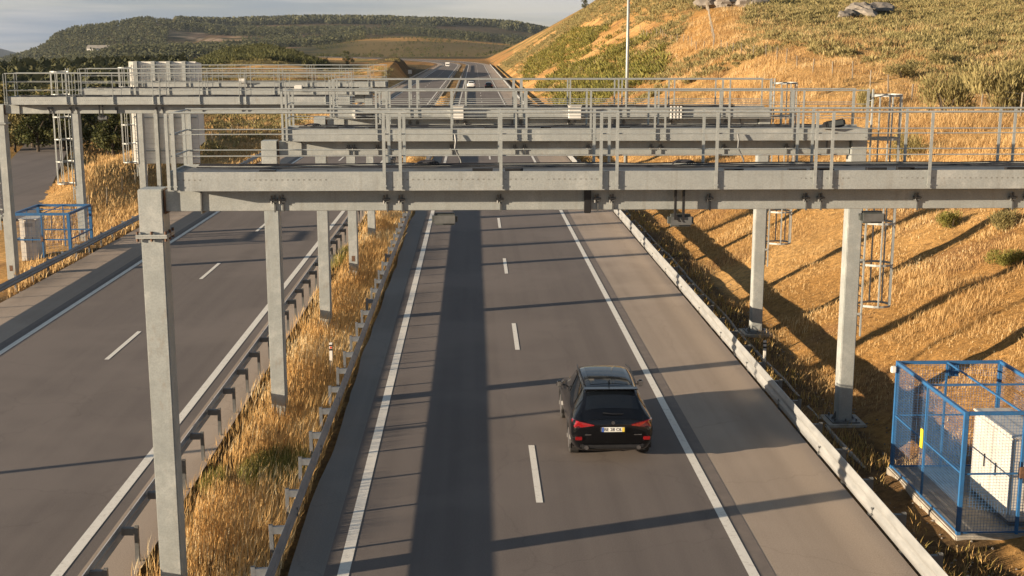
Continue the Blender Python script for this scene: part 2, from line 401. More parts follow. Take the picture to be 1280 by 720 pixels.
scr = np.maximum(scr, hillr*sstep(36, 50, X)*sstep(80, 120, Y)*.75*sstep(.3, .5, n_b))
col = lerp(col, oliv, scr)
leftm = (XR < -24)
col = lerp(col, oliv, leftm*sstep(.45, .58, n_a)*.6)
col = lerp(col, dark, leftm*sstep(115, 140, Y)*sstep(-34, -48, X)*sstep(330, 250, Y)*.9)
mound = ((U > 230) & (U < 415) & (Y > 380) & (Y < 800))
col = lerp(col, colarr((.075, .078, .032)), mound*.9)
col = lerp(col, colarr((.10, .085, .05)), ((XR < -20) & (XR > -42) & (Y > 395) & (Y < 640))*.9)
# far country: wooded hill, pale cuttings, golden fields
farw = sstep(820, 1100, Y)
fc = lerp(dark*1.15, colarr((.16, .10, .055)), sstep(.52, .64, n_d)*.5)
fc = lerp(fc, colarr((.13, .11, .045)), sstep(.48, .6, fbm(X, Y, 90, 4, 71))*.5)
field = (sstep(415, 470, U)*sstep(1050, 1250, Y)*sstep(2150, 1950, Y))
fc = lerp(fc, lerp(colarr((.19, .15, .07)), colarr((.50, .30, .10)), sstep(.46, .60, fbm(X, Y, 70, 5, 77)*.6+.42*sstep(1600, 1880, Y+200*(fbm(X, Y, 90, 3, 80)-.5)))), field)
tan = sstep(.60, .68, fbm(X, Y, 95, 4, 83))*(U < 420)*sstep(1500, 1700, Y)*sstep(2500, 2350, Y)
fc = lerp(fc, colarr((.34, .22, .14)), tan)
quarry = np.exp(-((U-265)/42.)**2)*np.exp(-((Y-2050)/190.)**2)
fc = lerp(fc, colarr((.60, .45, .33)), np.clip(quarry*4*sstep(.45, .6, fbm(X, Y, 45, 4, 79)), 0, 1))
clear = sstep(300, 380, U)*sstep(640, 560, U)*sstep(2350, 2500, Y)*sstep(3000, 2750, Y)
fc = lerp(fc, colarr((.20, .12, .07)), clear*.6*sstep(.4, .6, fbm(X, Y, 60, 4, 78)))
fc = lerp(fc, colarr((.40, .26, .13)), ((U > 405) & (U < 470))*sstep(700, 780, Y)*sstep(1150, 1000, Y)*.8)
col = np.where((X < 60+Y*.02)[..., None], lerp(col, fc, farw), col)
col = np.where(((Y > 3600))[..., None], colarr((.022, .03, .036)), col)
col = np.where((Y > 650)[..., None] & (U < 640)[..., None] & (U > 415)[..., None] & (Y < 1000)[..., None], lerp(colarr((.38, .22, .09)), oliv, sstep(.45, .6, n_a)), col)
# verge: grey brown soil beside the rails and in the ditch
ver = ((XR > 8.3) & (XR < 10.6)) | ((XR < -18.6) & (XR > -19.6))
col = lerp(col, lerp(colarr((.10, .075, .05)), colarr((.23, .15, .08)), sstep(.4, .62, n_c)), ver*.85)
med = (XR > -7) & (XR < -3.2)
col = lerp(col, lerp(colarr((.26, .17, .08)), colarr((.44, .29, .13)), sstep(.4, .6, n_c)), med*1.)
# firebreak strip on the hill to the right
fbk = np.exp(-((X-(.24*(Y-180)+32.5))/5.2)**4)*sstep(168, 176, Y)*sstep(262, 245, Y)
col = lerp(col, colarr((.50, .29, .10)), fbk*.9)
rgba = np.concatenate([col, np.ones(X.shape+(1,))], -1).reshape(-1, 4)
ground = fast_mesh('ground', np.stack([X, Y, Z], -1).reshape(-1, 3), Fq, GROUND, smooth=True, attr={'col': rgba})
tag(ground, kind='structure')

# ------------------------------------------------------------------ roads
ys_r = np.concatenate([np.linspace(-15, 640, 120), np.linspace(650, 1240, 70)])
def strip(name, x0, x1, z, m, ys=ys_r, kind='structure', parent=None, wob=0):
    c = road_x(ys); a0 = x0+(wob*(fbm(ys*0+3.1, ys, 5, 4, 3)-.5) if wob else 0)
    V = np.concatenate([np.stack([c+a0, ys, ys*0+z], -1), np.stack([c+x1, ys, ys*0+z], -1)])
    n = len(ys); i = np.arange(n-1)
    o = fast_mesh(name, V, np.stack([i, i+n, i+n+1, i+1], -1), m, parent)
    if kind: tag(o, kind=kind)
    return o
strip('road_lanes', -2.9, 5.55, 0, ASPH)
strip('road_shoulder', 5.55, 8.35, 0, SHOU)
strip('road_inner_shoulder', -3.62, -2.9, 0, SHOUL, ys=np.concatenate([np.linspace(-15, 200, 400), np.linspace(202, 1240, 200)]), wob=.35)
strip('road_lanes', -15.9, -7.55, 0, ASPH)
strip('road_shoulder', -18.5, -15.9, 0, SHOU)
strip('road_inner_shoulder', -7.55, -6.45, 0, SHOU)
strip('road_seam', 5.42, 5.66, .004, SEAM)
strip('road_seam', -16.0, -15.78, .004, SEAM)
for x0, x1 in ((-2.64, -2.42), (5.15, 5.35), (-15.6, -15.4), (-8.06, -7.84)):
    strip('road_marking', x0, x1, .008, PAINT)
def dashes(xc, y0):
    V = []; F = []; y = y0
    while y < 820:
        n = len(V); o = float(road_x(y)); o2 = float(road_x(y+4))
        V += [(xc-.075+o, y, .008), (xc+.075+o, y, .008), (xc+.075+o2, y+4, .008), (xc-.075+o2, y+4, .008)]; F.append((n, n+1, n+2, n+3)); y += 14
    o = fast_mesh('road_marking', np.array(V), np.array(F), PAINT); tag(o, kind='structure')
dashes(1.39, 11.9); dashes(-11.78, 11.0)
# service road left of the motorway
ys2 = np.linspace(74, 132, 60)
def svc_strip(name, off0, off1, dz, m):
    c = -7.5-.28*ys2
    V = np.concatenate([np.stack([c+off0, ys2, ys2*0+dz], -1), np.stack([c+off1, ys2, ys2*0+dz], -1)]); n = len(ys2); i = np.arange(n-1)
    tag(fast_mesh(name, V, np.stack([i, i+n, i+n+1, i+1], -1), m), kind='structure')
svc_strip('service_road', -2.4, 2.3, -.22, ASPH)
# concrete drain edge behind the right hand guardrail
def ribbon(name, x0, x1, z0, z1, m, ya, yb, step=1.2, amp=.09, seed=2):
    ys = np.arange(ya, yb, step); wv = (fbm(ys*0+seed, ys, 6, 3, seed)-.5)*2*amp
    P = np.stack([np.stack([x0+wv, ys, ys*0+z0], -1), np.stack([x0+wv, ys, ys*0+z1], -1), np.stack([x1+wv, ys, ys*0+z1], -1), np.stack([x1+wv, ys, ys*0+z0], -1)])
    P[1:3, :, 2] += (fbm(ys*0+9, ys, 1.5, 3, 8)-.5)*.10
    n = len(ys); i = np.arange(n-1); F = [np.stack([k*n+i, (k+1)*n+i, (k+1)*n+i+1, k*n+i+1], -1) for k in range(3)]
    F.append(np.array([[0, n, 2*n, 3*n]])); F.append(np.array([[n-1, 4*n-1, 3*n-1, 2*n-1]]))
    return fast_mesh(name, P.reshape(-1, 3), F, m)
dr = ribbon('drain_kerb', 9.66, 9.74, -.7, -.47, CONC, 16, 330)
tag(dr, 'narrow worn concrete drain edge running behind the right guardrail', 'drain')

# ------------------------------------------------------------------ guardrails
def guardrail(xface, side, label, post_off, ztop=.75, y0=14., y1=640., step=2., x0b=.31, flat=1., m_=None):
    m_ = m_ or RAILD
    """side=+1: rail face looks to +X. W shaped beam with posts behind"""
    root = empty('guardrail', (xface, 0, 0), label=label, cat='guardrail', group='steel guardrails along the motorway')
    zb = ztop-x0b
    prof = [(0, 0), (.0, .03), (.075, .075), (.075, .105), (.01, .135), (.01, .175), (.075, .205), (.075, .235), (0, .28), (0, .31)]
    prof = [(side*(p-.075)*flat, zb+q*x0b/.31) for p, q in prof]
    back = [(p-side*.006, q) for p, q in prof][::-1]
    loop = prof+back
    ys = np.concatenate([np.arange(y0, 200, 4.), np.linspace(204, y1, 60)])
    V = np.array([[(p, y, q) for p, q in loop] for y in ys]); V[..., 0] += road_x(ys)[:, None]
    V[..., 0] += ((fbm(ys, ys*0+xface, 9, 2, 4)-.5)*.05)[:, None]
    k = len(loop); n = len(ys); ii, jj = np.meshgrid(np.arange(n-1), np.arange(k), indexing='ij')
    F = np.stack([ii*k+jj, (ii+1)*k+jj, (ii+1)*k+(jj+1) % k, ii*k+(jj+1) % k], -1).reshape(-1, 4)
    rail = fast_mesh('rail', V.reshape(-1, 3), F, m_, root)
    j0 = None; y = y0+2      # overlap joints with their bolts
    while y < 120:
        if j0 is None:
            jm = MB(); fx = side*.004
            for dz in (.09, .22): jm.box(fx-.012, fx+.012, -.03, .03, zb+dz-.02, zb+dz+.02)
            jm.box(min(fx, fx+side*.006), max(fx, fx+side*.006), -.035, -.02, zb+.045, zb+.265)
            q = j0 = jm.build('splice_bolts', ZDARK, root)
        else: q = j0.copy(); C.objects.link(q); q.parent = root
        q.location.y = y; y += 4
    pm = MB(); w_ = .05
    xb = -side*post_off
    pm.box(xb-.04, xb+.04, -.034, -.029, -.5, ztop-.02); pm.box(xb-.04, xb+.04, .029, .034, -.5, ztop-.02)
    pm.box(xb-.04 if side > 0 else xb+.034, xb-.034 if side > 0 else xb+.04, -.029, .029, -.5, ztop-.02)
    a, b_ = sorted((xb+side*.045, -side*.08))
    pm.box(a, b_, -.045, .045, ztop-.075, ztop-.055); pm.box(a, b_, -.045, -.039, ztop-.2, ztop-.075); pm.box(a, b_, .039, .045, ztop-.2, ztop-.075)
    p0 = None; y = y0+1; cnt = 0; rest = []
    while y < 520:
        if cnt < 95:
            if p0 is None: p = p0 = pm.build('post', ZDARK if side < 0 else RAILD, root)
            else: p = p0.copy(); C.objects.link(p); p.parent = root
            p.location = (float(road_x(y)), y, rnd.uniform(-.015, .01)); p.rotation_euler = (rnd.uniform(-.02, .02), rnd.uniform(-.02, .02), 0)
            cnt += 1
        else: rest.append(y)
        y += step
    if rest:
        fm = MB()
        for y in rest: fm.box(xb-.045, xb+.045, y-.05, y+.05, -.3, ztop-.02)
        tag(fm.build('post', RAILM, root), kind='stuff')
    return root
guardrail(-3.62, 1, 'blue grey guardrail on the right edge of the grassy median, beside the fast lane', .36)
guardrail(-6.95, -1, 'guardrail on the left edge of the grassy median, nearest the left carriageway line', .36, step=2.)
guardrail(8.12, -1, 'bright sunlit guardrail between the right shoulder and the drain', .30, ztop=.84, x0b=.54, flat=.6, m_=RAILM)
guardrail(-18.62, 1, 'shaded guardrail on the far left verge beside the small blue cage', .30, ztop=.62)

# ------------------------------------------------------------------ gantries
def gantry(yy, xa, xb, label, ladder, zground=(-.25, -.55), near=False, ext_r=0., pa=None, hide=()):
    root = empty('gantry', ((xa+xb)/2, yy, 0), label=label, cat='gantry', group='steel toll gantries over the motorway')
    ox = (xa+xb)/2
    def P(x): return x-ox
    for k, (cx, zg) in enumerate(((xa, zground[0]), (xb, zground[1]))):
        m = MB(); s = .195
        m.box(P(cx)-s, P(cx)+s, -.22, .22, zg-.6, 6.55, .02); m.box(P(cx)-s-.012, P(cx)+s+.012, -.232, .232, 6.62, 7.39, .015)
        col_ = m.build('column', ZINC, root)
        f = MB(); f.box(P(cx)-s-.07, P(cx)+s+.07, -.29, .29, 6.552, 6.582); f.box(P(cx)-s-.07, P(cx)+s+.07, -.29, .29, 6.588, 6.618)
        f.build('flange', ZINC, col_)
        spots = [(bx, by) for bx in (-.24, 0, .24) for by in (-.255, .255)]+[(bx, 0) for bx in (-.25, .25)]
        b0 = None
        for bx, by in (spots if near else []):
            if b0 is None: q = b0 = MB().tube((0, 0, 6.50), (0, 0, 6.67), .024, 6).build('flange_bolt', RUST, col_)
            else: q = b0.copy(); C.objects.link(q); q.parent = col_
            q.location = (P(cx)+bx, by, 0)
        bp = MB(); bp.box(P(cx)-.38, P(cx)+.38, -.38, .38, zg+.10, zg+.14)
        for bx in (-.3, 0, .3):
            for by in (-.3, .3): bp.tube((P(cx)+bx, by, zg+.14), (P(cx)+bx, by, zg+.22), .025, 6)
        for bx, dx in ((-s-.001, -.13), (s+.001, .13)):
            bp.add([(P(cx)+bx, -.01, zg+.14), (P(cx)+bx+dx, -.01, zg+.14), (P(cx)+bx, -.01, zg+.36), (P(cx)+bx, .01, zg+.14), (P(cx)+bx+dx, .01, zg+.14), (P(cx)+bx, .01, zg+.36)],
                   [(0, 1, 2), (5, 4, 3), (0, 3, 4, 1), (1, 4, 5, 2)])
        bp.build('base_plate', ZDARK, col_)
        f2 = MB(); f2.box(P(cx)-.55, P(cx)+.55, -.55, .55, zg-.6, zg+.10, .03); f2.build('footing', CONC, col_)
        if (ladder < 0 and (k == 0 or yy < 60)): pl = MB(); pl.box(P(cx)-.07, P(cx)+.07, -.226, -.222, zg+.75, zg+1.0); pl.build('cover_plate', RUST, col_)
        for zz in (3.9, 5.6):
            pass
    m = MB()
    bl, br = P(xa)+.232, P(xb)-.232
    m.box(bl, br, -.13, .2, 7.0, 7.37)
    beam = m.build('beam', ZINC, root, bevel=.012)
    jx = P(xa)+.85
    MB().box(jx-.012, jx+.012, -.17, .23, 6.96, 7.385).build('splice_plate', ZDARK, beam); MB().box(-jx-.012, -jx+.012, -.17, .23, 6.96, 7.385).build('splice_plate', ZDARK, beam)
    MB().box(P(xa)+.228, P(xa)+.240, -.20, .235, 6.96, 7.388).build('splice_plate', RUST, beam)
    wl, wr = P(xa)+.42, P(xb)+.15
    # deck grating with bearing bars
    m = MB(); m.box(wl+.02, wr-.02, -.55, .55, 7.66, 7.69)
    x = wl+.3
    while x < wr: m.box(x-.03, x+.03, -.54, .54, 7.40, 7.657); x += 1.815
    m.build('walkway', ZDARK, root)
    m = MB(); m.box(wl, wr, -.61, -.585, 7.40, 7.72); m.box(wl, wr, -.584, -.55, 7.40, 7.43)
    m.box(wl, wr, .585, .61, 7.40, 7.74); m.box(wl-.02, wl-.002, -.60, .60, 7.40, 7.72)
    kp = m.build('kick_plate', ZINCP, root)
    # seams in the kick plate
    joints = []; x = wl+3.63-(-.10 if near else {33.3: 1.05, 44.3: .75}.get(yy, .9))
    while x < wr-.4: joints.append(x); x += 3.63
    s_ = MB()
    for x in joints: s_.box(x-.006, x+.006, -.6125, -.6105, 7.40, 7.72)
    s_.build('seam', ZDARK, kp)
    # support clamps hanging in front of the beam
    xs = []
    for x in [wl+.08]+joints: xs += ([x-.13, x+.13] if x > wl+.5 else [x+1.6])
    for j in [wl]+joints: xs.append(j+1.82)
    cl0 = None
    for x in xs:
        if x > wr-.3: continue
        if cl0 is None:
            cl = MB(); cl.box(-.014, .014, -.16, -.131, 6.98, 7.28); cl.box(-.08, .05, -.21, -.135, 7.19, 7.215)
            cl.tube((-.05, -.18, 7.13), (-.05, -.18, 7.27), .017, 6); cl.tube((-.08, -.175, 7.165), (.04, -.175, 7.165), .013, 6)
            c_ = cl0 = cl.build('clamp', ZDARK, beam)
        else: c_ = cl0.copy(); C.objects.link(c_); c_.parent = beam
        c_.location.x = x
    # railing: front and back
    for fy, tall in ((-.63, 1), (.63, 0)):
        m = MB(); px = []
        edge = [wl+.06]
        for x in joints: px += [x-.135, x+.135]
        for j in [wl-1.8]+joints: px.append(j+1.815)
        px += [wl+.12, wr-.1]
        px = sorted(p for p in px if wl < p < wr)
        pp = None
        for x in px:
            if pp is None:
                m = MB()
                if ladder > 0:
                    m.box(-.026, .026, -.02, -.012, 7.42, 8.69); m.box(.018, .026, -.012, .022, 7.42, 8.69); m.box(-.04, .04, -.024, -.0125, 7.47, 7.49)
                else:
                    m.box(-.008, .008, -.03, .03, 7.42, 8.69); m.box(-.04, .04, -.034, -.0305, 7.47, 7.49)
                p = pp = m.build('railing_post', ZINC, root)
            else: p = pp.copy(); C.objects.link(p); p.parent = root
            p.location = (x, fy, 0)
        for z, r_ in ((8.70, .018), (8.345, .010), (7.985, .010)):
            m = MB(); m.tube((wl+.06, fy*.985, z), (wr-.06, fy*.985, z), r_, 8)
            m.build('rail', ZINC, root)
    m = MB()
    for z in (8.69, 8.345, 7.985): m.tube((wl+.08, -.6, z), (wl+.08, .6, z), .016, 6)
    m.build('end_rail', ZINC, root)
    # cables and small bits lying along the walkway
    cb = MB(); r2 = random.Random(int(yy*10))
    for k in range(3):
        pts = []; x = wl+.3
        while x < wr-.5: pts.append((x, .25+.12*k+r2.uniform(-.06, .06), 7.705+.02*k+r2.uniform(0, .02))); x += .7
        cb.path(pts, .011, 5)
    cb.build('cables', CABLE, root)
    bb = MB()
    for k in range(int((wr-wl)*.7)):
        x = r2.uniform(wl+.5, wr-.5); bb.box(x-.16*r2.uniform(.5, 1.3), x+.16, -.5, -.38, 7.70, 7.73+r2.uniform(.0, .04))
    bb.build('deck_clips', BLK, root)
    # ladder with cage on the outer column
    if ladder:
        sgn = ladder; cx = P(xb)+.3 if sgn > 0 else P(xa)-.3
        ld = MB()
        for y_ in (-.2, .2): ld.box(cx-.02, cx+.02, y_-.03, y_+.03, 2.0, 8.72)
        z = 2.25
        while z < 8.6: ld.tube((cx, -.2, z), (cx, .2, z), .013, 6); z += .28
        for z in (2.6, 4.1, 5.6): ld.box(min(cx, cx-sgn*.1), max(cx, cx-sgn*.1), -.24, -.2, z, z+.06)
        lad = ld.build('ladder', ZINC, root)
        cg = MB(); rr_ = .40; cc = cx+sgn*.45
        def ring(t): return (cc+sgn*rr_*math.cos(t), rr_*math.sin(t))
        for z in (2.85, 3.99, 5.13, 6.27, 7.40, 8.55):
            pts = [(cx, -.2)]+[ring(t) for t in np.linspace(-2.0, 2.0, 13)]+[(cx, .2)]
            for (a0, a1), (b0, b1) in zip(pts, pts[1:]):
                dx, dy = b0-a0, b1-a1; l_ = math.hypot(dx, dy); nx_, ny_ = -dy/l_*.006, dx/l_*.006
                cg.add([(a0-nx_, a1-ny_, z-.03), (b0-nx_, b1-ny_, z-.03), (b0+nx_, b1+ny_, z-.03), (a0+nx_, a1+ny_, z-.03),
                        (a0-nx_, a1-ny_, z+.03), (b0-nx_, b1-ny_, z+.03), (b0+nx_, b1+ny_, z+.03), (a0+nx_, a1+ny_, z+.03)],
                       [(0, 3, 2, 1), (4, 5, 6, 7), (0, 1, 5, 4), (1, 2, 6, 5), (2, 3, 7, 6), (3, 0, 4, 7)])
        for t in (-1.7, -.85, 0, .85, 1.7):
            q = ring(t); cg.box(q[0]-.018, q[0]+.018, q[1]-.018, q[1]+.018, 2.85, 8.55)
        cg.build('safety_cage', ZINC, lad)
    return root
g1 = gantry(21.5, -5.52, 10.65, 'nearest gantry crossing in front of the camera, its left column cut by the photo edge', 1, (-.6, -.5), near=True)
g1.location.z = .06
gantry(33.3, -5.40, 10.28, 'second gantry, right column with caged ladder standing left of the large blue cage', 1)
gantry(44.3, -5.40, 10.28, 'third gantry, with white camera boxes over the road and a column on the golden slope', 1)
gantry(54.3, -20.2, -5.33, 'first gantry over the left carriageway, long beam starting at the left photo edge', -1, (-.55, -.2))
gantry(65.0, -20.4, -5.4, 'second gantry over the left carriageway, ladder cage hanging beside its rusty plated column', -1, (-.55, -.2))
gantry(77.0, -20.3, -5.4, 'farthest gantry over the left carriageway, in front of the big sign back', -1, (-.55, -.2))

# hanging toll antennas
def antenna(x, y, label, arm=True, z=6.84):
    z += .05*(y < 25)
    root = empty('toll_antenna', (x, y, z), label=label, cat='antenna', group='antennas hung below the gantries')
    MB().box(-.22, .22, -.09, .12, -.11, .10, .05).build('housing', GREYP, root)
    MB().box(-.18, .18, -.097, -.091, -.075, .065).build('front_panel', ZDARK, root)
    if arm:
        m = MB(); m.box(-.13, -.09, -.12, -.06, .02, .62); m.box(.01, .05, -.12, -.06, .02, .62)
        m.add([(-.13, -.125, .1), (-.09, -.125, .1), (-.0, -.125, -.02), (-.05, -.125, -.02)], [(0, 1, 2, 3)])
        m.build('bracket', BLK, root)
    return root
antenna(-0.52, 21.58, 'grey antenna box hanging below the nearest beam over the fast lane line', False)
antenna(3.56, 21.28, 'grey antenna box on a dark bracket below the nearest beam, right of the road', True)
antenna(7.00, 21.58, 'grey antenna box below the nearest beam, beside the right ladder cage', False)
antenna(-15.8+.0, 54.0, 'small grey antenna box under the left carriageway beam, before the sign back', True)
MB().box(-.06, .06, -.06, .0, -.42, .0, .01).build('bracket_bar', BLK)
o = bpy.data.objects['bracket_bar']; o.location = (1.95, 21.36, 7.43); tag(o, 'thin black bracket on the nearest beam face above the slow lane', 'bracket')
# black antenna on second gantry walkway
t = empty('tilted_antenna', (9.45, 32.68, 7.82), label='black tilted antenna lying on the second gantry walkway edge, near its right end', cat='antenna')
t.rotation_euler = (R(-12), R(-9), R(6))
MB().box(-.27, .27, -.16, .16, -.10, .10, .035).build('housing', BLK, t)
MB().box(-.2, .2, -.167, -.161, -.06, .06).build('lens_panel', GREYP, t)
for y_, x_, lab in ((43.55, -.57, 'white camera box on the third gantry over the fast lane'), (43.55, 3.5, 'white camera box on the third gantry over the slow lane')):
    t = empty('camera_box', (x_, y_, 7.57), label=lab, cat='camera', group='white boxes on the third gantry')
    MB().box(-.22, .22, -.14, .12, -.22, .22, .02).build('housing', WHITEP, t)
    MB().box(-.24, .24, -.18, .14, .222, .24, .006).build('hood', WHITEP, t)
    MB().box(-.05, .05, -.1, .1, -.34, -.222).build('foot', BLK, t)
t = empty('flash_unit', (7.05, 43.6, 7.56), label='row of four white vertical bars on the third gantry over the guardrail', cat='flash unit')
for k in range(4): MB().box(-.22+k*.115, -.15+k*.115, -.06, .02, -.22, .22, .01).build('light_bar', WHITEP, t)
MB().box(-.25, .25, .021, .06, -.25, .25).build('backplate', BLK, t)
t = empty('speed_camera', (-3.9, 43.6, 7.5), label='white domed camera with black body on the left end of the third gantry', cat='camera')
MB().box(-.3, -.16, -.12, .12, -.12, .16, .05).build('lens_dome', WHITEP, t)
MB().box(-.155, .42, -.1, .1, -.12, .09, .04).build('body', BLK, t)
for x_, y_, z_, lab in ((-8.9, 64.35, 7.72, 'small white box on the second left carriageway gantry beside a blue case'), (-13.9, 76.3, 7.75, 'small white box on the farthest left gantry, before the big sign back')):
    t = empty('camera_box', (x_, y_, z_), label=lab, cat='camera'); MB().box(-.2, .2, -.14, .14, -.12, .16, .03).build('housing', WHITEP, t); MB().box(.205, .5, -.1, .12, -.1, .06, .02).build('case', GREYP, t)
def arm_camera(x, y, label):
    t = empty('hanging_camera', (x, y, 7.5), label=label, cat='camera', group='thin arms with small cameras on the second gantry')
    MB().path([(0, 0, .1), (.02, -.05, -.1), (.0, -.1, -.28), (.14, -.12, -.55), (.2, -.12, -.85)], .025, 6).build('arm', ZDARK, t)
    MB().box(-.22, .4, -.25, .05, -.95, -.85, .02).build('plate', ZDARK, t)
    MB().tube((.2, -.3, -.80), (.2, .0, -.72), .05, 10).build('camera_head', WHITEP, t)
arm_camera(-.5, 32.6, 'thin camera arm hanging from the second gantry over the fast lane'); arm_camera(6.9, 32.6, 'thin camera arm hanging from the second gantry near its right column')
# loops of cable at the walkway
def cable_coil(x, y, z, label):
    m = MB()
    for k in range(4):
        r_ = .09+.012*k; pts = [(r_*1.5*math.cos(t_)+.03*k, .05*k-.1+.04*math.sin(2*t_), .05+abs(r_*.45*math.sin(t_))) for t_ in np.linspace(0, 2*math.pi, 15)]
        m.path(pts, .012, 5)
    o = m.build('cable_coil', CABLE); o.location = (x, y, z); tag(o, label, 'cable')
cable_coil(-.9, 21.8, 7.77, 'black cable coil on the nearest walkway over the fast lane line')
cable_coil(3.6, 21.8, 7.77, 'black cable coil on the nearest walkway left of the white lamp post')
cable_coil(-4.35, 33.4, 7.71, 'black cable coil on the second walkway at its left end')

# ------------------------------------------------------------------ mesh cages
def wire_grid(m, p0, du, dv, nu, nv, r):
    p0, du, dv = Vector(p0), Vector(du), Vector(dv); n = du.cross(dv).normalized()
    def bar(a, b):
        dd = (b-a).normalized(); s = dd.cross(n)*r; q = n*r
        vs = [a-s-q, a+s-q, a+s+q, a-s+q, b-s-q, b+s-q, b+s+q, b-s+q]
        m.add(vs, [(0, 1, 5, 4), (1, 2, 6, 5), (2, 3, 7, 6), (3, 0, 4, 7)])
    for i in range(1, nu): a = p0+du*(i/nu); bar(a, a+dv)
    for j in range(1, nv): a = p0+dv*(j/nv); bar(a, a+du)
def cage(x, y, z, wx, wy, h, label, mats, th=1., rwire=.0019, pitch=.075, door=True):
    t = empty('wire_cage', (x, y, z), label=label, cat='cage')
    m = MB(); s = .04*th
    def post(px, py, s=.04*th): m.box(px-s, px+s, py-s, py+s, -.1, h)
    for px, py in ((0, 0), (wx, 0), (0, wy), (wx, wy)): post(px, py)
    post(0, wy*.52, .022); post(wx*.48, wy, .022); post(wx*.5, 0, .03)
    for z0 in (h-.04, h*.5, .06):
        q = (.035 if z0 > h*.6 else .018)*th
        for (a, b_, c, d_) in ((0, wx, 0, 0), (0, wx, wy, wy)): m.box(a, b_, c-q, c+q, z0-q, z0+q)
        for (a, b_) in ((0, 0), (wx, wx)): m.box(a-q+.001, b_+q-.001, .04, wy-.04, z0-q+.001, z0+q-.001)
    m.box(.02, wx-.02, wy*.52-.018, wy*.52+.018, h-.055, h-.019); m.box(wx*.48-.018, wx*.48+.018, .04, wy-.04, h-.057, h-.021)
    m.build('frame', BLUE, t)
    m = MB()
    k = lambda l: max(2, int(l/pitch))
    wire_grid(m, (0, 0, .05), (wx, 0, 0), (0, 0, h-.1), k(wx), k(h), rwire)
    wire_grid(m, (0, 0, .05), (0, wy, 0), (0, 0, h-.1), k(wy), k(h), rwire)
    wire_grid(m, (0, wy, .05), (wx, 0, 0), (0, 0, h-.1), k(wx), k(h), rwire)
    wire_grid(m, (wx, 0, .05), (0, wy, 0), (0, 0, h-.1), k(wy), k(h), rwire)
    m.build('wire_mesh', BLUEM, t)
    if door:
        m = MB(); m.box(wx*.5-.06, wx*.5+.05, -.09, -.041, h*.47, h*.56, .01); m.build('lock', RUST, t)
        m = MB(); m.tube((wx*.5-.075, -.05, h*.46), (wx*.5-.075, -.05, h*.60), .012, 8); m.build('handle', BLK, t)
    return t
cage(9.98, 24.1, -.12, 2.45, 4.15, 2.66, 'large blue wire mesh cage on the right verge around a white cabinet', None, rwire=.0023, pitch=.065)
y_t = MB().box(-.012, .012, -.07, .07, -.22, .22, .008).build('warning_tag', YEL); y_t.location = (9.94, 26.35, 1.25); tag(y_t, 'yellow tag hung on the left side mesh of the large blue cage', 'tag')
lampb = MB().box(-.06, .06, -.05, .05, -.08, .08, .02).build('junction_box', WHITEP); lampb.location = (9.86, 28.2, 2.35); tag(lampb, 'tiny white box on the top corner post of the large blue cage', 'junction box')
jb = MB().box(-.12, .12, -.04, .04, -.16, .16, .02).build('junction_box', BLUE); jb.location = (11.35, 28.33, 2.3); tag(jb, 'small blue box at the top back of the large blue cage', 'junction box')
pad = MB().box(9.9, 12.6, 24.0, 28.4, -.7, -.105, .03).build('cage_slab', CONC); tag(pad, 'dusty concrete slab under the large blue cage', 'slab')
def cabinet(x, y, z, wx, wy, h, label, doors_left=True):
    t = empty('cabinet', (x, y, z), label=label, cat='cabinet')
    MB().box(0, wx, 0, wy, .1, h, .015).build('body', CABW, t)
    MB().box(-.04, wx+.04, -.04, wy+.04, h+.001, h+.05, .01).build('roof', CABW, t)
    MB().box(.03, wx-.03, .03, wy-.03, -.1, .098).build('plinth', ZDARK, t)
    for k in range(5): MB().box(wx*.2, wx*.8, -.026, -.0225, h-.32+k*.035, h-.305+k*.035).build('vent_slat', ZDARK, t)
    if doors_left:
        for a, b_ in ((.03, wy/2-.01), (wy/2+.01, wy-.03)):
            dd = MB().box(-.022, -.002, a, b_, .16, h-.05, .006).build('door', CABW, t)
            MB().box(-.05, -.0225, (a+b_)/2-.015+(.2 if a < .1 else -.2), (a+b_)/2+.015+(.2 if a < .1 else -.2), h*.45, h*.6, .004).build('handle', BLK, dd)
    for a, b_ in ((.03, wx/2-.008), (wx/2+.008, wx-.03)):
        dd = MB().box(a, b_, -.022, -.002, .16, h-.05, .006).build('door', CABW, t)
        MB().box((a+b_)/2-.012, (a+b_)/2+.012, -.045, -.0225, h*.5, h*.62, .004).build('handle', BLK, dd)
    return t
cabinet(11.2, 24.5, -.10, .75, 2.05, 1.92, 'tall white equipment cabinet inside the large blue cage')
cage(-22.1, 60.0, -.6, 2.6, 3.4, 2.55, 'small blue wire cage on the left verge between two gantry columns', None, th=1.7, rwire=.0025, pitch=.2)
cabinet(-21.95, 60.25, -.6, .80, 1.1, 2.2, 'white cabinet inside the small blue cage on the left', False)
pad = MB().box(-22.6, -19.2, 59.5, 64., -1.1, -.55, .04).build('cage_slab', CONC); tag(pad, 'concrete slab under the small blue cage on the left', 'slab')

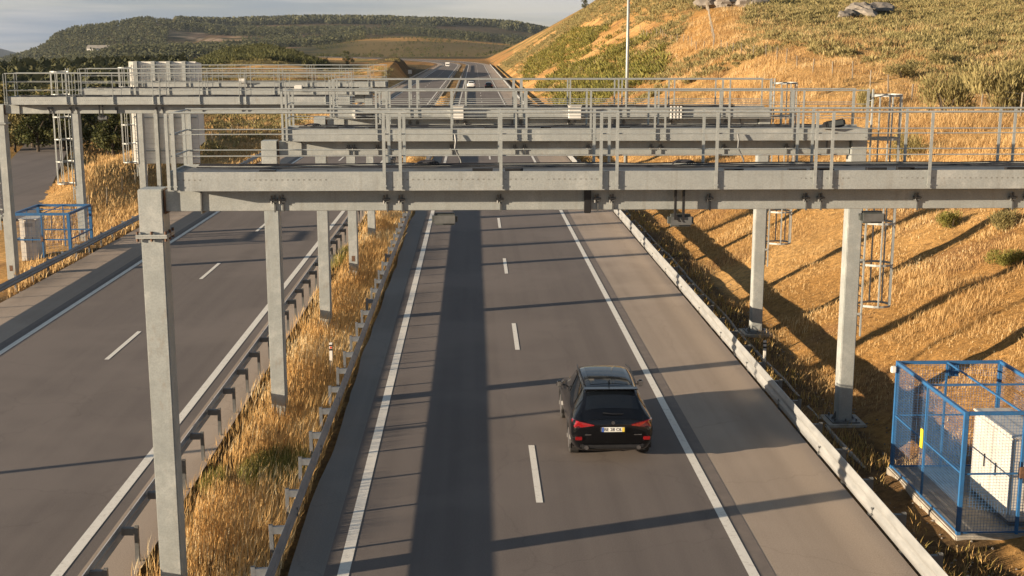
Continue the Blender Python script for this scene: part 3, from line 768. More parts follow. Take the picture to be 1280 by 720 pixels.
# ------------------------------------------------------------------ delineator posts
def delineator(x, y, z, lens, label):
    t = empty('delineator_post', (x, y, z), label=label, cat='marker post')
    MB().box(-.05, .05, -.03, .03, -.2, .85, .012).build('post', WHITEP, t)
    MB().box(-.0515, .0515, -.0315, .0315, .60, .66).build('black_band', BLK, t)
    MB().box(-.0515, .0515, -.0315, .0315, .74, .79).build('black_band', BLK, t)
    MB().box(-.03, .03, -.036, -.032, .67, .73).build('reflector', lens, t)
REDR = mat('red reflector', (.7, .09, .02), None, 9, .3); WREF = mat('white reflector', (.8, .8, .78), None, 9, .3)
delineator(9.45, 39.3, -.45, WREF, 'white marker post with black bands behind the right guardrail')
delineator(-4.45, 37.5, .02, REDR, 'white marker post with red orange reflector in the median grass')
delineator(-4.45, 87.5, .02, REDR, 'distant marker post in the median grass far beyond the gantries')

# ------------------------------------------------------------------ lamp post
t = empty('lamp_post', (11.2, 92.0, 0), label='tall thin grey lamp post rising above the right verge out of frame', cat='lamp post')
MB().tube((0, 0, -.3), (0, 0, 18), .15, 12, .075).build('pole', ZINC, t, smooth=True)
MB().box(-.3, .3, -.3, .3, .3, .36).build('base_plate', ZDARK, t)
MB().path([(0, 0, 18), (-.3, 0, 18.5), (-1.8, 0, 18.9)], .045, 8).build('arm', ZINC, t)
MB().box(-2.6, -1.8, -.14, .14, 18.83, 18.97, .04).build('lamp_head', GREYP, t)

t = empty('lamp_post', (-20.6, 25.0, -.4), label='unseen thin pole on the left verge, added to cast the long shadow over the left carriageway', cat='lamp post')  # out of frame, added as the caster of the long shadow here
MB().tube((0, 0, -.2), (0, 0, 11), .11, 12, .07).build('pole', ZINC, t, smooth=True)
MB().box(-.2, .2, -.2, .2, .0, .05).build('base_plate', ZDARK, t)
MB().box(-.3, .3, -.14, .14, 11.0, 11.12, .04).build('lamp_head', GREYP, t)
# ------------------------------------------------------------------ big sign seen from behind
t = empty('road_sign', (-21.5, 88.0, 0), label='large motorway sign seen from its bare plank ribbed back, beyond the left gantries', cat='sign')
pm_ = MB(); n = 20; z0, z1 = 1.75, 8.75
for k in range(n):
    a = z0+(z1-z0)*k/n; pm_.box(-2.28, 2.28, 0, .05, a+.012, a+(z1-z0)/n-.012)
pm_.build('panel', SIGNB, t)
MB().box(-2.3, 2.3, .052, .07, z0-.02, z1+.02).build('front_face', WHITEP, t)
e = MB(); e.add([(2.3, .0, z0+1.2), (2.62, .35, z0+1.5), (2.62, .39, z0+1.5), (2.3, .04, z0+1.2), (2.3, .0, z1), (2.62, .35, z1-.1), (2.62, .39, z1-.1), (2.3, .04, z1)],
    [(0, 3, 2, 1), (4, 5, 6, 7), (0, 1, 5, 4), (1, 2, 6, 5), (2, 3, 7, 6), (3, 0, 4, 7)]); e.build('side_panel', SIGNB, t)
for px in (-1.75, -.55, .5, 1.55):
    m = MB(); m.box(px-.13, px+.13, -.36, -.345, -.6, 8.8); m.box(px-.13, px+.13, -.015, -.001, -.6, 8.8); m.box(px-.008, px+.008, -.344, -.016, -.6, 8.8); m.build('post', ZINC, t)
for z_ in (2.6, 4.9, 7.2): MB().box(-2.2, 2.2, -.06, -.03, z_, z_+.08).build('crossbar', ZINC, t)

# ------------------------------------------------------------------ vehicles
def cat(P, n):
    """Catmull-Rom through rows of P sampled at n positions per segment"""
    P = np.asarray(P, float); out = []
    for i in range(len(P)-1):
        p0 = P[max(i-1, 0)]; p1 = P[i]; p2 = P[i+1]; p3 = P[min(i+2, len(P)-1)]
        for k in range(n):
            t = k/n; out.append(.5*((2*p1)+(-p0+p2)*t+(2*p0-5*p1+4*p2-p3)*t*t+(-p0+3*p1-3*p2+p3)*t**3))
    out.append(P[-1]); return np.array(out)
CARB = newmat('black car paint')[0]; b = CARB.node_tree.nodes['Principled BSDF']
b.inputs['Base Color'].default_value = (.0025, .0027, .0035, 1); b.inputs['Roughness'].default_value = .16; b.inputs['Specular IOR Level'].default_value = .3; b.inputs['Coat Weight'].default_value = .6; b.inputs['Coat Roughness'].default_value = .02
CARW = newmat('white car paint')[0]; b = CARW.node_tree.nodes['Principled BSDF']
b.inputs['Base Color'].default_value = (.75, .75, .73, 1); b.inputs['Roughness'].default_value = .3; b.inputs['Coat Weight'].default_value = .6
GLASS = newmat('dark car glass')[0]; b = GLASS.node_tree.nodes['Principled BSDF']
b.inputs['Base Color'].default_value = (.006, .008, .011, 1); b.inputs['Roughness'].default_value = .06; b.inputs['Specular IOR Level'].default_value = .7
TAIL = mat('tail light red', (.26, .006, .008), (.13, .003, .004), 30, .12, coat=1)
TYRE = mat('tyre rubber', (.022, .022, .022), (.03, .028, .026), 12, .85)
RIM = mat('alloy rim', (.45, .45, .46), None, 9, .3, .9)
CHROME = mat('bright chrome', (.7, .7, .7), None, 9, .15, 1.)
PLATE = mat('plate white', (.8, .8, .76), None, 9, .4); PBLUE = mat('plate blue strip', (.03, .10, .45), None, 9, .4); PYEL = mat('plate yellow strip', (.75, .55, .06), None, 9, .4)
def suv(loc, paint, label, detail=True, s=(1, 1, 1), rz=0, group=None):
    t = empty('suv', loc, rz, label=label, cat='car', group=group); t.scale = s
    #      y     zb    wb    zm    wm    zbelt wbelt zt    wt
    st = [(-.00, .50, .68, .66, .80, .86, .76, .93, .60),
          (.05, .36, .74, .62, .88, .95, .82, 1.06, .66),
          (.16, .28, .80, .62, .935, 1.04, .87, 1.16, .68),
          (.40, 0.26, .885, .64, .955, 1.08, .875, 1.38, .63),
          (.68, 0.26, .885, .66, .955, 1.08, .88, 1.60, .585),
          (1.0, 0.26, .885, .66, .945, 1.06, .88, 1.655, .595),
          (1.7, 0.26, .885, .64, .94, 1.04, .885, 1.69, .61),
          (2.4, 0.26, .885, .64, .94, 1.02, .885, 1.675, .605),
          (2.95, 0.26, .885, .64, .94, 1.01, .88, 1.57, .57),
          (3.35, 0.26, .885, .64, .94, 1.0, .88, 1.33, .61),
          (3.70, 0.26, .885, .64, .945, .99, .875, 1.12, .68),
          (4.15, .27, .80, .62, .93, .93, .84, 1.04, .62),
          (4.50, .32, .76, .60, .88, .84, .78, .93, .55),
          (4.68, .42, .66, .60, .74, .74, .68, .82, .45)]
    S = cat(st, 5)
    def ring(r):
        y, zb, wb, zm, wm, zl, wl_, zt, wt = r
        k = [(0, zb), (wb*.7, zb), (wb, zb+.06), (wm, zm), (wm-.01, (zm+zl)/2+.05), (wl_, zl), (wt+(wl_-wt)*.35, zl+(zt-zl)*.62), (wt, zt-.05), (wt*.75, zt-.005), (wt*.3, zt+.012), (0, zt+.014)]
        return np.column_stack([np.array(k)[:, 0], np.full(len(k), y), np.array(k)[:, 1]])
    G = np.array([cat(ring(r), 3) for r in S])      # (ny, nt, 3)
    ny_, nt_ = G.shape[:2]
    full = np.concatenate([G, G[:, -2:0:-1]*np.array([-1, 1, 1])], 1); k = full.shape[1]
    ii, jj = np.meshgrid(np.arange(ny_-1), np.arange(k), indexing='ij')
    F = np.stack([ii*k+jj, (ii+1)*k+jj, (ii+1)*k+(jj+1) % k, ii*k+(jj+1) % k], -1).reshape(-1, 4)
    body = fast_mesh('body', full.reshape(-1, 3), [F, np.arange(k)[None, :], (np.arange(k)[::-1]+(ny_-1)*k)[None, :]], paint, t, smooth=True)
    # outward normals for patches
    def nrm():
        du = np.gradient(G, axis=0); dv = np.gradient(G, axis=1); n_ = np.cross(dv, du); n_ /= np.linalg.norm(n_, axis=-1, keepdims=True)+1e-9
        ref = G-np.array([0, 0, .8]); ref[..., 1] = 0; fl = np.sign((n_*ref).sum(-1, keepdims=True)); return n_*fl
    N = nrm()
    def patch(name, i0, i1, j0, j1, m, off=.008, mirror=False, sides=(1,)):
        for sd in sides:
            V = (G[i0:i1+1, j0:j1+1]+N[i0:i1+1, j0:j1+1]*off)
            if mirror:
                V = np.concatenate([V, V[:, -2::-1]*np.array([-1, 1, 1])], 1) if j1 == nt_-1 else V
            V = V*np.array([sd, 1, 1])
            a, b_ = V.shape[:2]; ii, jj = np.meshgrid(np.arange(a-1), np.arange(b_-1), indexing='ij')
            F = np.stack([ii*b_+jj, (ii+1)*b_+jj, (ii+1)*b_+jj+1, ii*b_+jj+1], -1).reshape(-1, 4)
            fast_mesh(name, V.reshape(-1, 3), F, m, t, smooth=True)
    jb = 15; jt = 21     # belt, roof edge in the t grid (3 per segment)
    patch('rear_window', 12, 19, 22, nt_-1, GLASS, mirror=True)
    patch('windscreen', 40, 49, 22, nt_-1, GLASS, mirror=True)
    if detail: patch('sunroof', 24, 38, 24, nt_-1, GLASS, mirror=True)
    for a, b_ in ((17, 23), (24, 32), (33, 42)):
        patch('side_window', a, b_, 16, 20, GLASS, sides=(1, -1))
    # wheels
    for sx in (1, -1):
        for wy in (.92, 3.78):
            m = MB(); m.tube((sx*.70, wy, .36), (sx*.935, wy, .36), .362, 28); tv = m.build('wheel', TYRE, t, bevel=.03)
            m = MB(); m.tube((sx*.91, wy, .36), (sx*.942, wy, .36), .24, 20)
            m.build('rim', RIM, tv)
            m = MB()     # arch cladding
            pts = [(wy+.43*math.cos(a), .36+.43*math.sin(a)) for a in np.linspace(-.3, math.pi+.3, 16)]
            for (a0, a1), (b0, b1) in zip(pts, pts[1:]): m.tube((sx*.925, a0, a1), (sx*.925, b0, b1), .035, 6)
            m.build('wheel_arch', BLK, t)
    if detail:
        for sx in (1, -1):
            m = MB()   # L shaped tail light wrapping the corner
            q = [(.93, .22, .90), (.945, .28, 1.03), (.86, .055, 1.03), (.90, .04, .90), (.42, -.035, .93), (.42, -.035, .965), (.66, -.02, 1.02)]
            out = [(.945, .26, .89), (.94, .27, 1.02), (.895, .10, 1.035), (.80, .02, 1.02), (.62, -.01, .985), (.44, -.03, .945), (.44, -.032, .925), (.62, -.018, .90), (.80, .0, .875), (.895, .06, .87)]
            vs = [(sx*a*.985, b_-.012, c) for a, b_, c in out]+[(sx*a*.93, b_+.12, c) for a, b_, c in out]; n_ = len(out)
            m.add(vs, [tuple(range(n_)), tuple(range(2*n_-1, n_-1, -1))]+[(i, (i+1) % n_, n_+(i+1) % n_, n_+i) for i in range(n_)]); m.build('tail_light', TAIL, t)
            MB().box(min(sx*.70, sx*.86), max(sx*.70, sx*.86), -.035, .06, .58, .66, .01).build('rear_reflector', TAIL, t)
            mr = MB(); mr.box(min(sx*.95, sx*1.09), max(sx*.95, sx*1.09), 3.06, 3.17, 1.0, 1.17, .035); mm = mr.build('wing_mirror', paint, t)
            MB().box(min(sx*.965, sx*1.08), max(sx*.965, sx*1.08), 3.051, 3.058, 1.02, 1.15, .003).build('mirror_glass', CHROME, mm)
            MB().tube((sx*.58, 3.05, 1.02+.02), (sx*.93, 3.11, 1.06), .02, 6).build('mirror_stalk', BLK, mm)
            MB().path([(sx*.60, .85, 1.66), (sx*.615, 1.1, 1.70), (sx*.63, 2.2, 1.715), (sx*.60, 2.75, 1.66)], .018, 8).build('roof_rail', BLK, t)
            MB().tube((sx*.60, -.03, .40), (sx*.60, .12, .40), .05, 14).build('exhaust', CHROME, t)
        MB().box(-.74, .74, -.02, .12, .36, .50, .04).build('bumper_trim', BLK, t)
        MB().box(-.62, .62, .50, .72, 1.615, 1.645, .012).build('roof_spoiler', paint, t)
        MB().box(-.30, .30, -.055, -.035, .78, .90, .01).build('plate_recess', BLK, t)
        pl = MB().box(-.26, .26, -.068, -.056, .785, .895, .004).build('number_plate', PLATE, t)
        MB().box(-.259, -.215, -.0705, -.0685, .787, .893).build('blue_strip', PBLUE, pl)
        MB().box(.205, .259, -.0705, -.0685, .787, .893).build('yellow_strip', PYEL, pl)
        cu = bpy.data.curves.new('plate_text', 'FONT'); cu.body = 'BE 28 OL'; cu.size = .105; cu.align_x = 'CENTER'; cu.align_y = 'CENTER'; cu.extrude = .001
        tx = bpy.data.objects.new('plate_letters', cu); C.objects.link(tx); cu.materials.append(BLK)
        dg = bpy.context.evaluated_depsgraph_get(); me = bpy.data.meshes.new_from_object(tx.evaluated_get(dg)); bpy.data.objects.remove(tx)
        tx = bpy.data.objects.new('plate_letters', me); C.objects.link(tx); tx.parent = pl; tx.rotation_euler = (R(90), 0, 0); tx.location = (-.005, -.0712, .84)
        MB().tube((0, -.055, 1.0), (0, -.02, 1.0), .042, 20).build('badge', CHROME, t)
        MB().path([(-.22, .12, 1.19), (.0, .10, 1.165), (.24, .12, 1.155)], .011, 6).build('rear_wiper', BLK, t)
        MB().box(-.64, -.5, -.038, -.03, .70, .725).build('model_letters', CHROME, t)
        MB().box(.48, .66, -.038, -.03, .70, .722).build('model_letters', CHROME, t)
        m = MB(); m.tube((0, 1.0, 1.68), (0, .92, 1.75), .02, 8, .008); m.build('antenna_fin', paint, t)
    else:
        for sx in (1, -1): MB().box(min(sx*.62, sx*.9), max(sx*.62, sx*.9), -.02, .06, .86, 1.0).build('tail_light', TAIL, t)
    return t
suv((3.27, 28.45, 0), CARB, 'black suv in the slow lane with red tail lights and a white rear number plate', s=(1.045, 1.02, 1.04))
suv((-.65, 300, 0), CARW, 'small distant white car far ahead in the fast lane', False, (1, .95, .9))
suv((3.45, 292, 0), CARB, 'small distant black car far ahead in the slow lane', False, (1, .95, .9))
# lorry far away on the left carriageway, coming towards the camera
t = empty('van', (-12.4, 600, 0), label='tiny white van far away on the left carriageway', cat='van'); t.scale = (.85, .5, .55)
MB().box(-1.2, 1.2, 2.6, 11, 1.1, 3.7, .05).build('cargo_box', CARW, t)
MB().box(-1.15, 1.15, 0, 2.3, .5, 3.0, .15).build('cab', CARW, t)
MB().box(-1.0, 1.0, -.02, .1, 1.6, 2.5, .05).build('windscreen', GLASS, t)
for sx in (-1, 1):
    for wy in (.9, 4.4, 8.5, 9.6): MB().tube((sx*.85, wy, .5), (sx*1.15, wy, .5), .5, 16).build('wheel', TYRE, t)
MB().box(-1.1, 1.1, .5, 10.8, .75, 1.05).build('chassis', BLK, t)

# ------------------------------------------------------------------ vegetation
def blades(name, x, y, h, wd, m, parent=None, lean=.35, z=None, tint=None, curve=True, wind=(.15, .05)):
    n = len(x); z = height(x, y) if z is None else z
    a = rng.uniform(0, 2*np.pi, n); dx = np.cos(a)*wd/2; dy = np.sin(a)*wd/2
    la = rng.uniform(0, 2*np.pi, n); ll = rng.uniform(0, lean, n)*h
    lx = np.cos(la)*ll+wind[0]*h; ly = np.sin(la)*ll+wind[1]*h
    b0 = np.stack([x-dx, y-dy, z-.03], -1); b1 = np.stack([x+dx, y+dy, z-.03], -1)
    m0 = np.stack([x-dx*.7+lx*.35, y-dy*.7+ly*.35, z+h*.55], -1); m1 = np.stack([x+dx*.7+lx*.35, y+dy*.7+ly*.35, z+h*.55], -1)
    tp = np.stack([x+lx, y+ly, z+h*.98], -1)
    V = np.stack([b0, b1, m0, m1, tp], 1).reshape(-1, 3); i = np.arange(n)*5
    Q = np.stack([i, i+1, i+3, i+2], -1); T = np.stack([i+2, i+3, i+4], -1)
    tt = rng.beta(2.2, 2.2, n) if tint is None else tint
    return fast_mesh(name, V, [Q, T], m, parent, attr={'tint': np.repeat(tt, 5)})
# median grass
N0 = 62000
yy = 16+(rng.random(N0)**1.9)*230; xx = rng.uniform(-6.55, -3.75, N0)
dens = fbm(xx, yy, 1.3, 3, 91); keep = rng.random(N0) < .25+sstep(.26, .5, dens)
keep &= ~((xx < -6.1) & (rng.random(N0) < .6))
xx, yy = xx[keep], yy[keep]
hh = (.28+.6*fbm(xx, yy, 2.2, 3, 92))*rng.uniform(.55, 1.15, len(xx))*(1-.25*sstep(60, 130, yy)); hh *= np.where(xx < -5.95, .7, 1); hh *= np.where(xx > -4.1, .85, 1)
tt = np.clip(.16+rng.beta(2.5, 2, len(xx))+(fbm(xx, yy, 2.5, 3, 93)-.5)*.9, 0, 1)
g = blades('dry_grass', xx, yy, hh, .008+.00028*yy, DRYM, tint=tt, lean=.45)
tag(g, 'long dry golden grass filling the median between the two guardrails', 'grass', kind='stuff')
# green patches in the median
def patch_grass(name, cx, cy, rx, ry, n, h, m, label, wd=.016):
    a = rng.uniform(0, 2*np.pi, n); r_ = np.sqrt(rng.random(n)); x = cx+np.cos(a)*r_*rx; y = cy+np.sin(a)*r_*ry
    o = blades(name, x, y, h*rng.uniform(.5, 1.1, n), wd, m, lean=.7); tag(o, label, 'grass', kind='stuff'); return o
patch_grass('green_grass', -4.75, 28.3, .85, 1.4, 2300, .42, GREEN, 'green grass patch in the median between the near columns')
patch_grass('green_grass', -6.1, 27.6, .3, .8, 400, .3, GREEN, 'green tuft at the left edge of the median')
patch_grass('green_grass', -6.35, 58, .35, 3, 500, .5, GREEN, 'green weeds at the left median rail near the third column')
# slope grass on the right
N1 = 560000
yy = 15+(rng.random(N1)**1.55)*210; xx = 10.2+rng.random(N1)**.9*(8+yy*.42)
un = 592+1557*xx/yy; keep = (un < 1420)
dn = fbm(xx, yy, 2.6, 4, 95); keep &= rng.random(N1) < (.3+.9*sstep(.36, .6, dn))
keep &= ~((xx > 9.6) & (xx < 12.8) & (yy > 23.7) & (yy < 28.7))
keep &= rng.random(N1) < 1-.85*sstep(36, 48, xx)*sstep(95, 125, yy)
xx, yy = xx[keep], yy[keep]; dn = dn[keep]
hh = (.08+.20*sstep(.42, .75, dn)+.34*sstep(17, 27, xx)*sstep(.35, .6, dn))*rng.uniform(.5, 1.3, len(xx)); hh *= 1+sstep(60, 160, yy)*.4
tt = np.clip(rng.beta(2.2, 2.2, len(xx))+(fbm(xx, yy, 3.5, 4, 96)-.5)*1.0, 0, 1)
wdn = (.008+.00022*yy)
g = blades('dry_grass', xx, yy, hh, wdn, DRY, tint=tt, lean=.9)
tag(g, 'short dry golden grass covering the embankment on the right', 'grass', kind='stuff')
# weeds in the ditch behind the right guardrail
N2 = 20000; yy = 16+rng.random(N2)**1.6*150; xx = rng.uniform(8.45, 10.4, N2); dn = fbm(xx, yy, 1.1, 3, 98)
keep = (rng.random(N2) < sstep(.42, .65, dn)) & ~((xx > 9.6) & (yy > 23.7) & (yy < 28.7)); xx, yy = xx[keep], yy[keep]
g = blades('dry_weeds', xx, yy, rng.uniform(.08, .34, len(xx)), .012+.0003*yy, DRYG, lean=.8); tag(g, 'brown weeds in the ditch behind the right guardrail', 'weeds', kind='stuff')
ns = 2600; sy = 16+rng.random(ns)**1.5*110; sx = np.where(rng.random(ns) < .7, rng.uniform(8.4, 11.2, ns), rng.uniform(-19.6, -18.6, ns)); sr = rng.uniform(.012, .05, ns)
ov = np.array([(1, 0, 0), (-1, 0, 0), (0, 1, 0), (0, -1, 0), (0, 0, .7), (0, 0, -.7)]); of = np.array([(0, 2, 4), (2, 1, 4), (1, 3, 4), (3, 0, 4), (2, 0, 5), (1, 2, 5), (3, 1, 5), (0, 3, 5)])
sz_ = height(sx, sy); jit = rng.uniform(.6, 1.3, (ns, 6, 1)); SVt = ov[None]*jit*sr[:, None, None]+np.stack([sx, sy, sz_+sr*.2], -1)[:, None, :]
tag(fast_mesh('loose_stones', SVt.reshape(-1, 3), (of[None]+np.arange(ns)[:, None, None]*6).reshape(-1, 3), ROCK), 'small loose stones scattered along the ditch and verges', 'stones', kind='stuff')
# left verge and mound
N3 = 90000; yy = 38+rng.random(N3)**1.4*190; xx = -18.75-rng.random(N3)**1.3*(16+yy*.05); dn = fbm(xx, yy, 2.4, 4, 99)
svcm = np.abs(xx-(-7.5-.28*yy)) < 2.6
keep = (rng.random(N3) < sstep(.3, .6, dn)) & ~svcm & ~((xx < -19.1) & (xx > -22.7) & (yy > 59.4) & (yy < 64.1)); xx, yy = xx[keep], yy[keep]
g = blades('dry_grass', xx, yy, rng.uniform(.12, .5, len(xx)), .02+.0004*yy, DRY, lean=.7); tag(g, 'dry golden grass on the verge and mound left of the motorway', 'grass', kind='stuff')

def leaf_cloud(n, centers, radii, size, flat=.8, up=False, r=None):
    """n small faces spread through several lumps -> V,F,tint"""
    r = r or rng
    k = r.integers(0, len(centers), n); c = np.asarray(centers)[k]; rad = np.asarray(radii)[k]
    v = r.normal(size=(n, 3)); v /= np.linalg.norm(v, axis=1)[:, None]; q = r.random(n)**.4
    p = c+v*q[:, None]*rad[:, None]*np.array([1, 1, flat])
    s = size*r.uniform(.6, 1.4, n)
    if up:
        d1 = np.stack([v[:, 0]*.6+r.normal(size=n)*.2, v[:, 1]*.6+r.normal(size=n)*.2, np.ones(n)], -1); d1 /= np.linalg.norm(d1, axis=1)[:, None]
        d2 = np.cross(d1, r.normal(size=(n, 3))); d2 /= np.linalg.norm(d2, axis=1)[:, None]; d1 = d1*2.4; d2 = d2*.35
    else:
        d1 = r.normal(size=(n, 3)); d1 /= np.linalg.norm(d1, axis=1)[:, None]; d2 = np.cross(d1, r.normal(size=(n, 3))); d2 /= np.linalg.norm(d2, axis=1)[:, None]
    V = np.stack([p-d2*s[:, None], p+d1*s[:, None], p+d2*s[:, None], p-d1*s[:, None]*(.4 if up else 1)], 1).reshape(-1, 3)
    F = (np.arange(n)[:, None]*4+np.arange(4)[None, :])
    tint = np.clip(r.beta(2.2, 2.2, n)*.7+.3*r.random(len(centers))[k], 0, 1)
    return V, F, np.repeat(tint, 4)
def shrub_proto(name, m, nl=900, r=1., up=True, size=.07):
    cs = [(rng.uniform(-.55, .55)*r, rng.uniform(-.55, .55)*r, rng.uniform(.2, .62)*r) for _ in range(9)]; rs = [rng.uniform(.28, .46)*r for _ in cs]
    V, F, tn = leaf_cloud(nl, cs, rs, size*r, .9, up); V[:, 2] = np.maximum(V[:, 2], -.05)
    return V, F, tn
SV = {}
for i, (m, up) in enumerate(((OLIVE, True), (GREEN, True), (DKLEAF, False))):
    SV[i] = [shrub_proto('s', m, 2600, 1., up, .036 if up else .045) for _ in range(3)]
SM = {}
def ground_at(u, v, y0_=120):
    ys_ = np.linspace(y0_, 900, 3000); xs_ = (u-592)/1557*ys_; zz_ = height(xs_, ys_)-np.array([zv(v, q) for q in ys_])
    i_ = np.argmax(zz_ > 0); return float(ys_[i_]) if zz_[i_] > 0 else 300.
def shrub(x, y, s, kind, label, group, sz=1., rz=None):
    key = (kind, rnd.randrange(3))
    if key not in SM:
        V, F, tn = SV[kind][key[1]]; o = fast_mesh('foliage', V, F, (OLIVE, GREEN, DKLEAF)[kind], attr={'tint': tn}); SM[key] = o.data; bpy.data.objects.remove(o)
        m = MB()
        for k in range(6): a = rnd.uniform(0, 6.28); m.tube((0, 0, -.2), (math.cos(a)*.35, math.sin(a)*.35, .5), .03, 5, .012)
        st_ = m.build('stems', BARK); SM[key+('s',)] = st_.data; bpy.data.objects.remove(st_)
    z = float(height(np.array([x]), np.array([y]))[0])
    t = empty('shrub', (x, y, z), rnd.uniform(0, 6.28) if rz is None else rz, label=label, cat='shrub', group=group)
    t.scale = (s, s, s*sz)
    for nme, k in (('foliage', key), ('stems', key+('s',))):
        o = bpy.data.objects.new(nme, SM[k]); C.objects.link(o); o.parent = t
    return t
# individual shrubs seen large at the right
GS = 'green broom bushes along the top of the right embankment'
for u, yb, s, sz, lab in ((1182, 76, 2.1, 1.25, 'spiky olive bush on the embankment crest right of the wooden fence posts'), (1250, 72, 2.5, 1.25, 'large pale green bush at the right photo edge above the railing'),
        (1085, 84, 1.1, 1.5, 'tall narrow bush beside the fence post on the embankment crest'), (1215, 92, 1.7, .8, 'rounded olive bush behind the large pale green bush'), (1125, 100, 1.7, .7, 'grey green bush behind the wooden fence posts'),
        (1275, 98, 2.0, .8, 'bush above the large pale green bush at the right photo edge'), (1165, 112, 1.8, .7, 'dark based bush uphill of the spiky olive bush')):
    shrub((u-592)/1557*yb, yb, s, 0, lab, None, sz)
yb = ground_at(1140, 200, 18); shrub((1140-592)/1557*yb, yb, 1.0, 0, 'narrow green weed clump behind the near railing at the right', None, 1.5)
yb = ground_at(1200, 290, 18); shrub((1200-592)/1557*yb, yb, .8, 1, 'yellow green bush on the golden slope under the near beam', None, .9)
yb = ground_at(1272, 335, 18); shrub((1272-592)/1557*yb, yb, .8, 1, 'yellow green bush cut by the right photo edge below the beam', None, .9)
yb = ground_at(1262, 290, 18); shrub((1262-592)/1557*yb, yb, .9, 0, 'olive bush on the upper slope at the right photo edge', None, .9)
# scrub covering the hill: one mesh
def scrub_field(name, label, pts, kind, nl, rmin, rmax, m, flat=.7):
    VV = []; TT = []
    n = len(pts)
    base = [leaf_cloud(nl, [(rng.uniform(-.5, .5), rng.uniform(-.5, .5), rng.uniform(.15, .5)) for _ in range(5)], [rng.uniform(.3, .5) for _ in range(5)], .16, .8, kind != 2) for _ in range(6)]
    x = pts[:, 0]; y = pts[:, 1]; z = height(x, y); s = rng.uniform(rmin, rmax, n)**1.0; a = rng.uniform(0, 6.28, n); bi = rng.integers(0, 6, n); tb = rng.uniform(-.22, .22, n)
    for k in range(6):
        q = bi == k
        if not q.any(): continue
        V, F, tn = base[k]; c, sn = np.cos(a[q])[:, None], np.sin(a[q])[:, None]
        px = (V[None, :, 0]*c-V[None, :, 1]*sn)*s[q][:, None]+x[q][:, None]; py = (V[None, :, 0]*sn+V[None, :, 1]*c)*s[q][:, None]+y[q][:, None]
        pz = np.maximum(V[None, :, 2], -.2)*s[q][:, None]*flat*rng.uniform(.8, 1.25, q.sum())[:, None]+z[q][:, None]
        VV.append(np.stack([px, py, pz], -1).reshape(-1, 3)); TT.append(np.clip(tn[None, :]+tb[q][:, None], 0, 1).reshape(-1))
    V = np.concatenate(VV); F = np.arange(len(V)).reshape(-1, 4)
    o = fast_mesh(name, V, F, m, attr={'tint': np.concatenate(TT)}); tag(o, label, 'scrub', kind='stuff'); return o
n = 38000; yy = 88+rng.random(n)**1.25*520; uu = rng.uniform(600, 1300, n); xx = (uu-592)/1557*yy
na = fbm(xx, yy, 38, 5, 31)+.16*(fbm(xx, yy, 9, 5, 41)-.5)
xc = np.interp(yy, [80, 150, 300], [34, 34, 36])
ok = (xx > 13.5) & (((na > .44) & (yy > 120+.6*np.maximum(0, 60-xx))) | (xx > xc+rng.uniform(0, 3, n)))
fb = np.abs(xx-(.24*(yy-180)+32.5)) < 5+2*(fbm(xx, yy, 5, 3, 88)-.5); ok &= ~(fb & (yy > 172) & (yy < 256))
ok &= rng.random(n) < (.25+.9*sstep(.36, .5, fbm(xx, yy, 14, 4, 45)))
P_ = np.stack([xx, yy], -1)[ok]
nearp = P_[P_[:, 1] < 230]; farp = P_[P_[:, 1] >= 230]
scrub_field('hill_scrub', 'olive broom scrub covering the hillside above the fence on the right', nearp, 0, 60, .40, 1.15, OLIVE)
scrub_field('hill_scrub', 'distant olive scrub on the upper right hillside', farp, 0, 24, .6, 1.7, OLIVE)
n = 4200; yy = rng.uniform(165, 420, n); uu = rng.uniform(655, 830, n); xx = (uu-592)/1557*yy; ok = (xx > 13) & (fbm(xx, yy, 16, 4, 131) > .47-.10*(uu < 790)*(uu > 695)) & (xx < 34)
scrub_field('green_scrub', 'denser green scrub on the cutting slope behind the lamp post', np.stack([xx, yy], -1)[ok], 0, 30, .8, 2.0, GREEN)
# green mound left
n = 3000; yy = rng.uniform(400, 760, n); uu = rng.uniform(240, 412, n); xx = (uu-592)/1557*yy
scrub_field('mound_scrub', 'green scrub covering the round mound left of the motorway', np.stack([xx, yy], -1)[fbm(xx, yy, 25, 4, 151) > .42], 1, 26, 1.2, 3.4, MOSS)
n = 6000; yy = rng.uniform(95, 420, n); uu = rng.uniform(225, 530, n); xx = (uu-592)/1557*yy; ok = (xx < -23) & (fbm(xx, yy, 11, 3, 141) > .47) & (np.abs(xx-(-7.5-.28*yy)) > 5)
scrub_field('verge_scrub', 'low olive scrub on the open ground left of the motorway', np.stack([xx, yy], -1)[ok], 0, 26, .5, 1.3, OLIVE)
# trees left: trunk + crown
TM = []
for k in range(5):
    cs = []; rs = []
    for j in range(16):
        a = rng.uniform(0, 6.28); r_ = rng.uniform(0, .34); zc = rng.uniform(.16, .88); cs.append((math.cos(a)*r_*(1.25-zc*.6), math.sin(a)*r_*(1.25-zc*.6), zc)); rs.append(rng.uniform(.09, .17))
    V, F, tn = leaf_cloud(1500, cs, rs, .021, .9, False)
    o = fast_mesh('crown', V, F, (DKLEAF, MOSS, DKLEAF, OLIVE, MOSS)[k], attr={'tint': tn}); cm = o.data; bpy.data.objects.remove(o)
    m = MB(); m.tube((0, 0, -.05), (0.01, 0, .45), .03, 7, .018)
    for j in range(5): a = j*1.3; m.tube((.005, 0, .3+.05*j), (math.cos(a)*.22, math.sin(a)*.22, .55+.06*j), .014, 5, .005)
    o = m.build('trunk', BARK); tm_ = o.data; bpy.data.objects.remove(o); TM.append((cm, tm_))
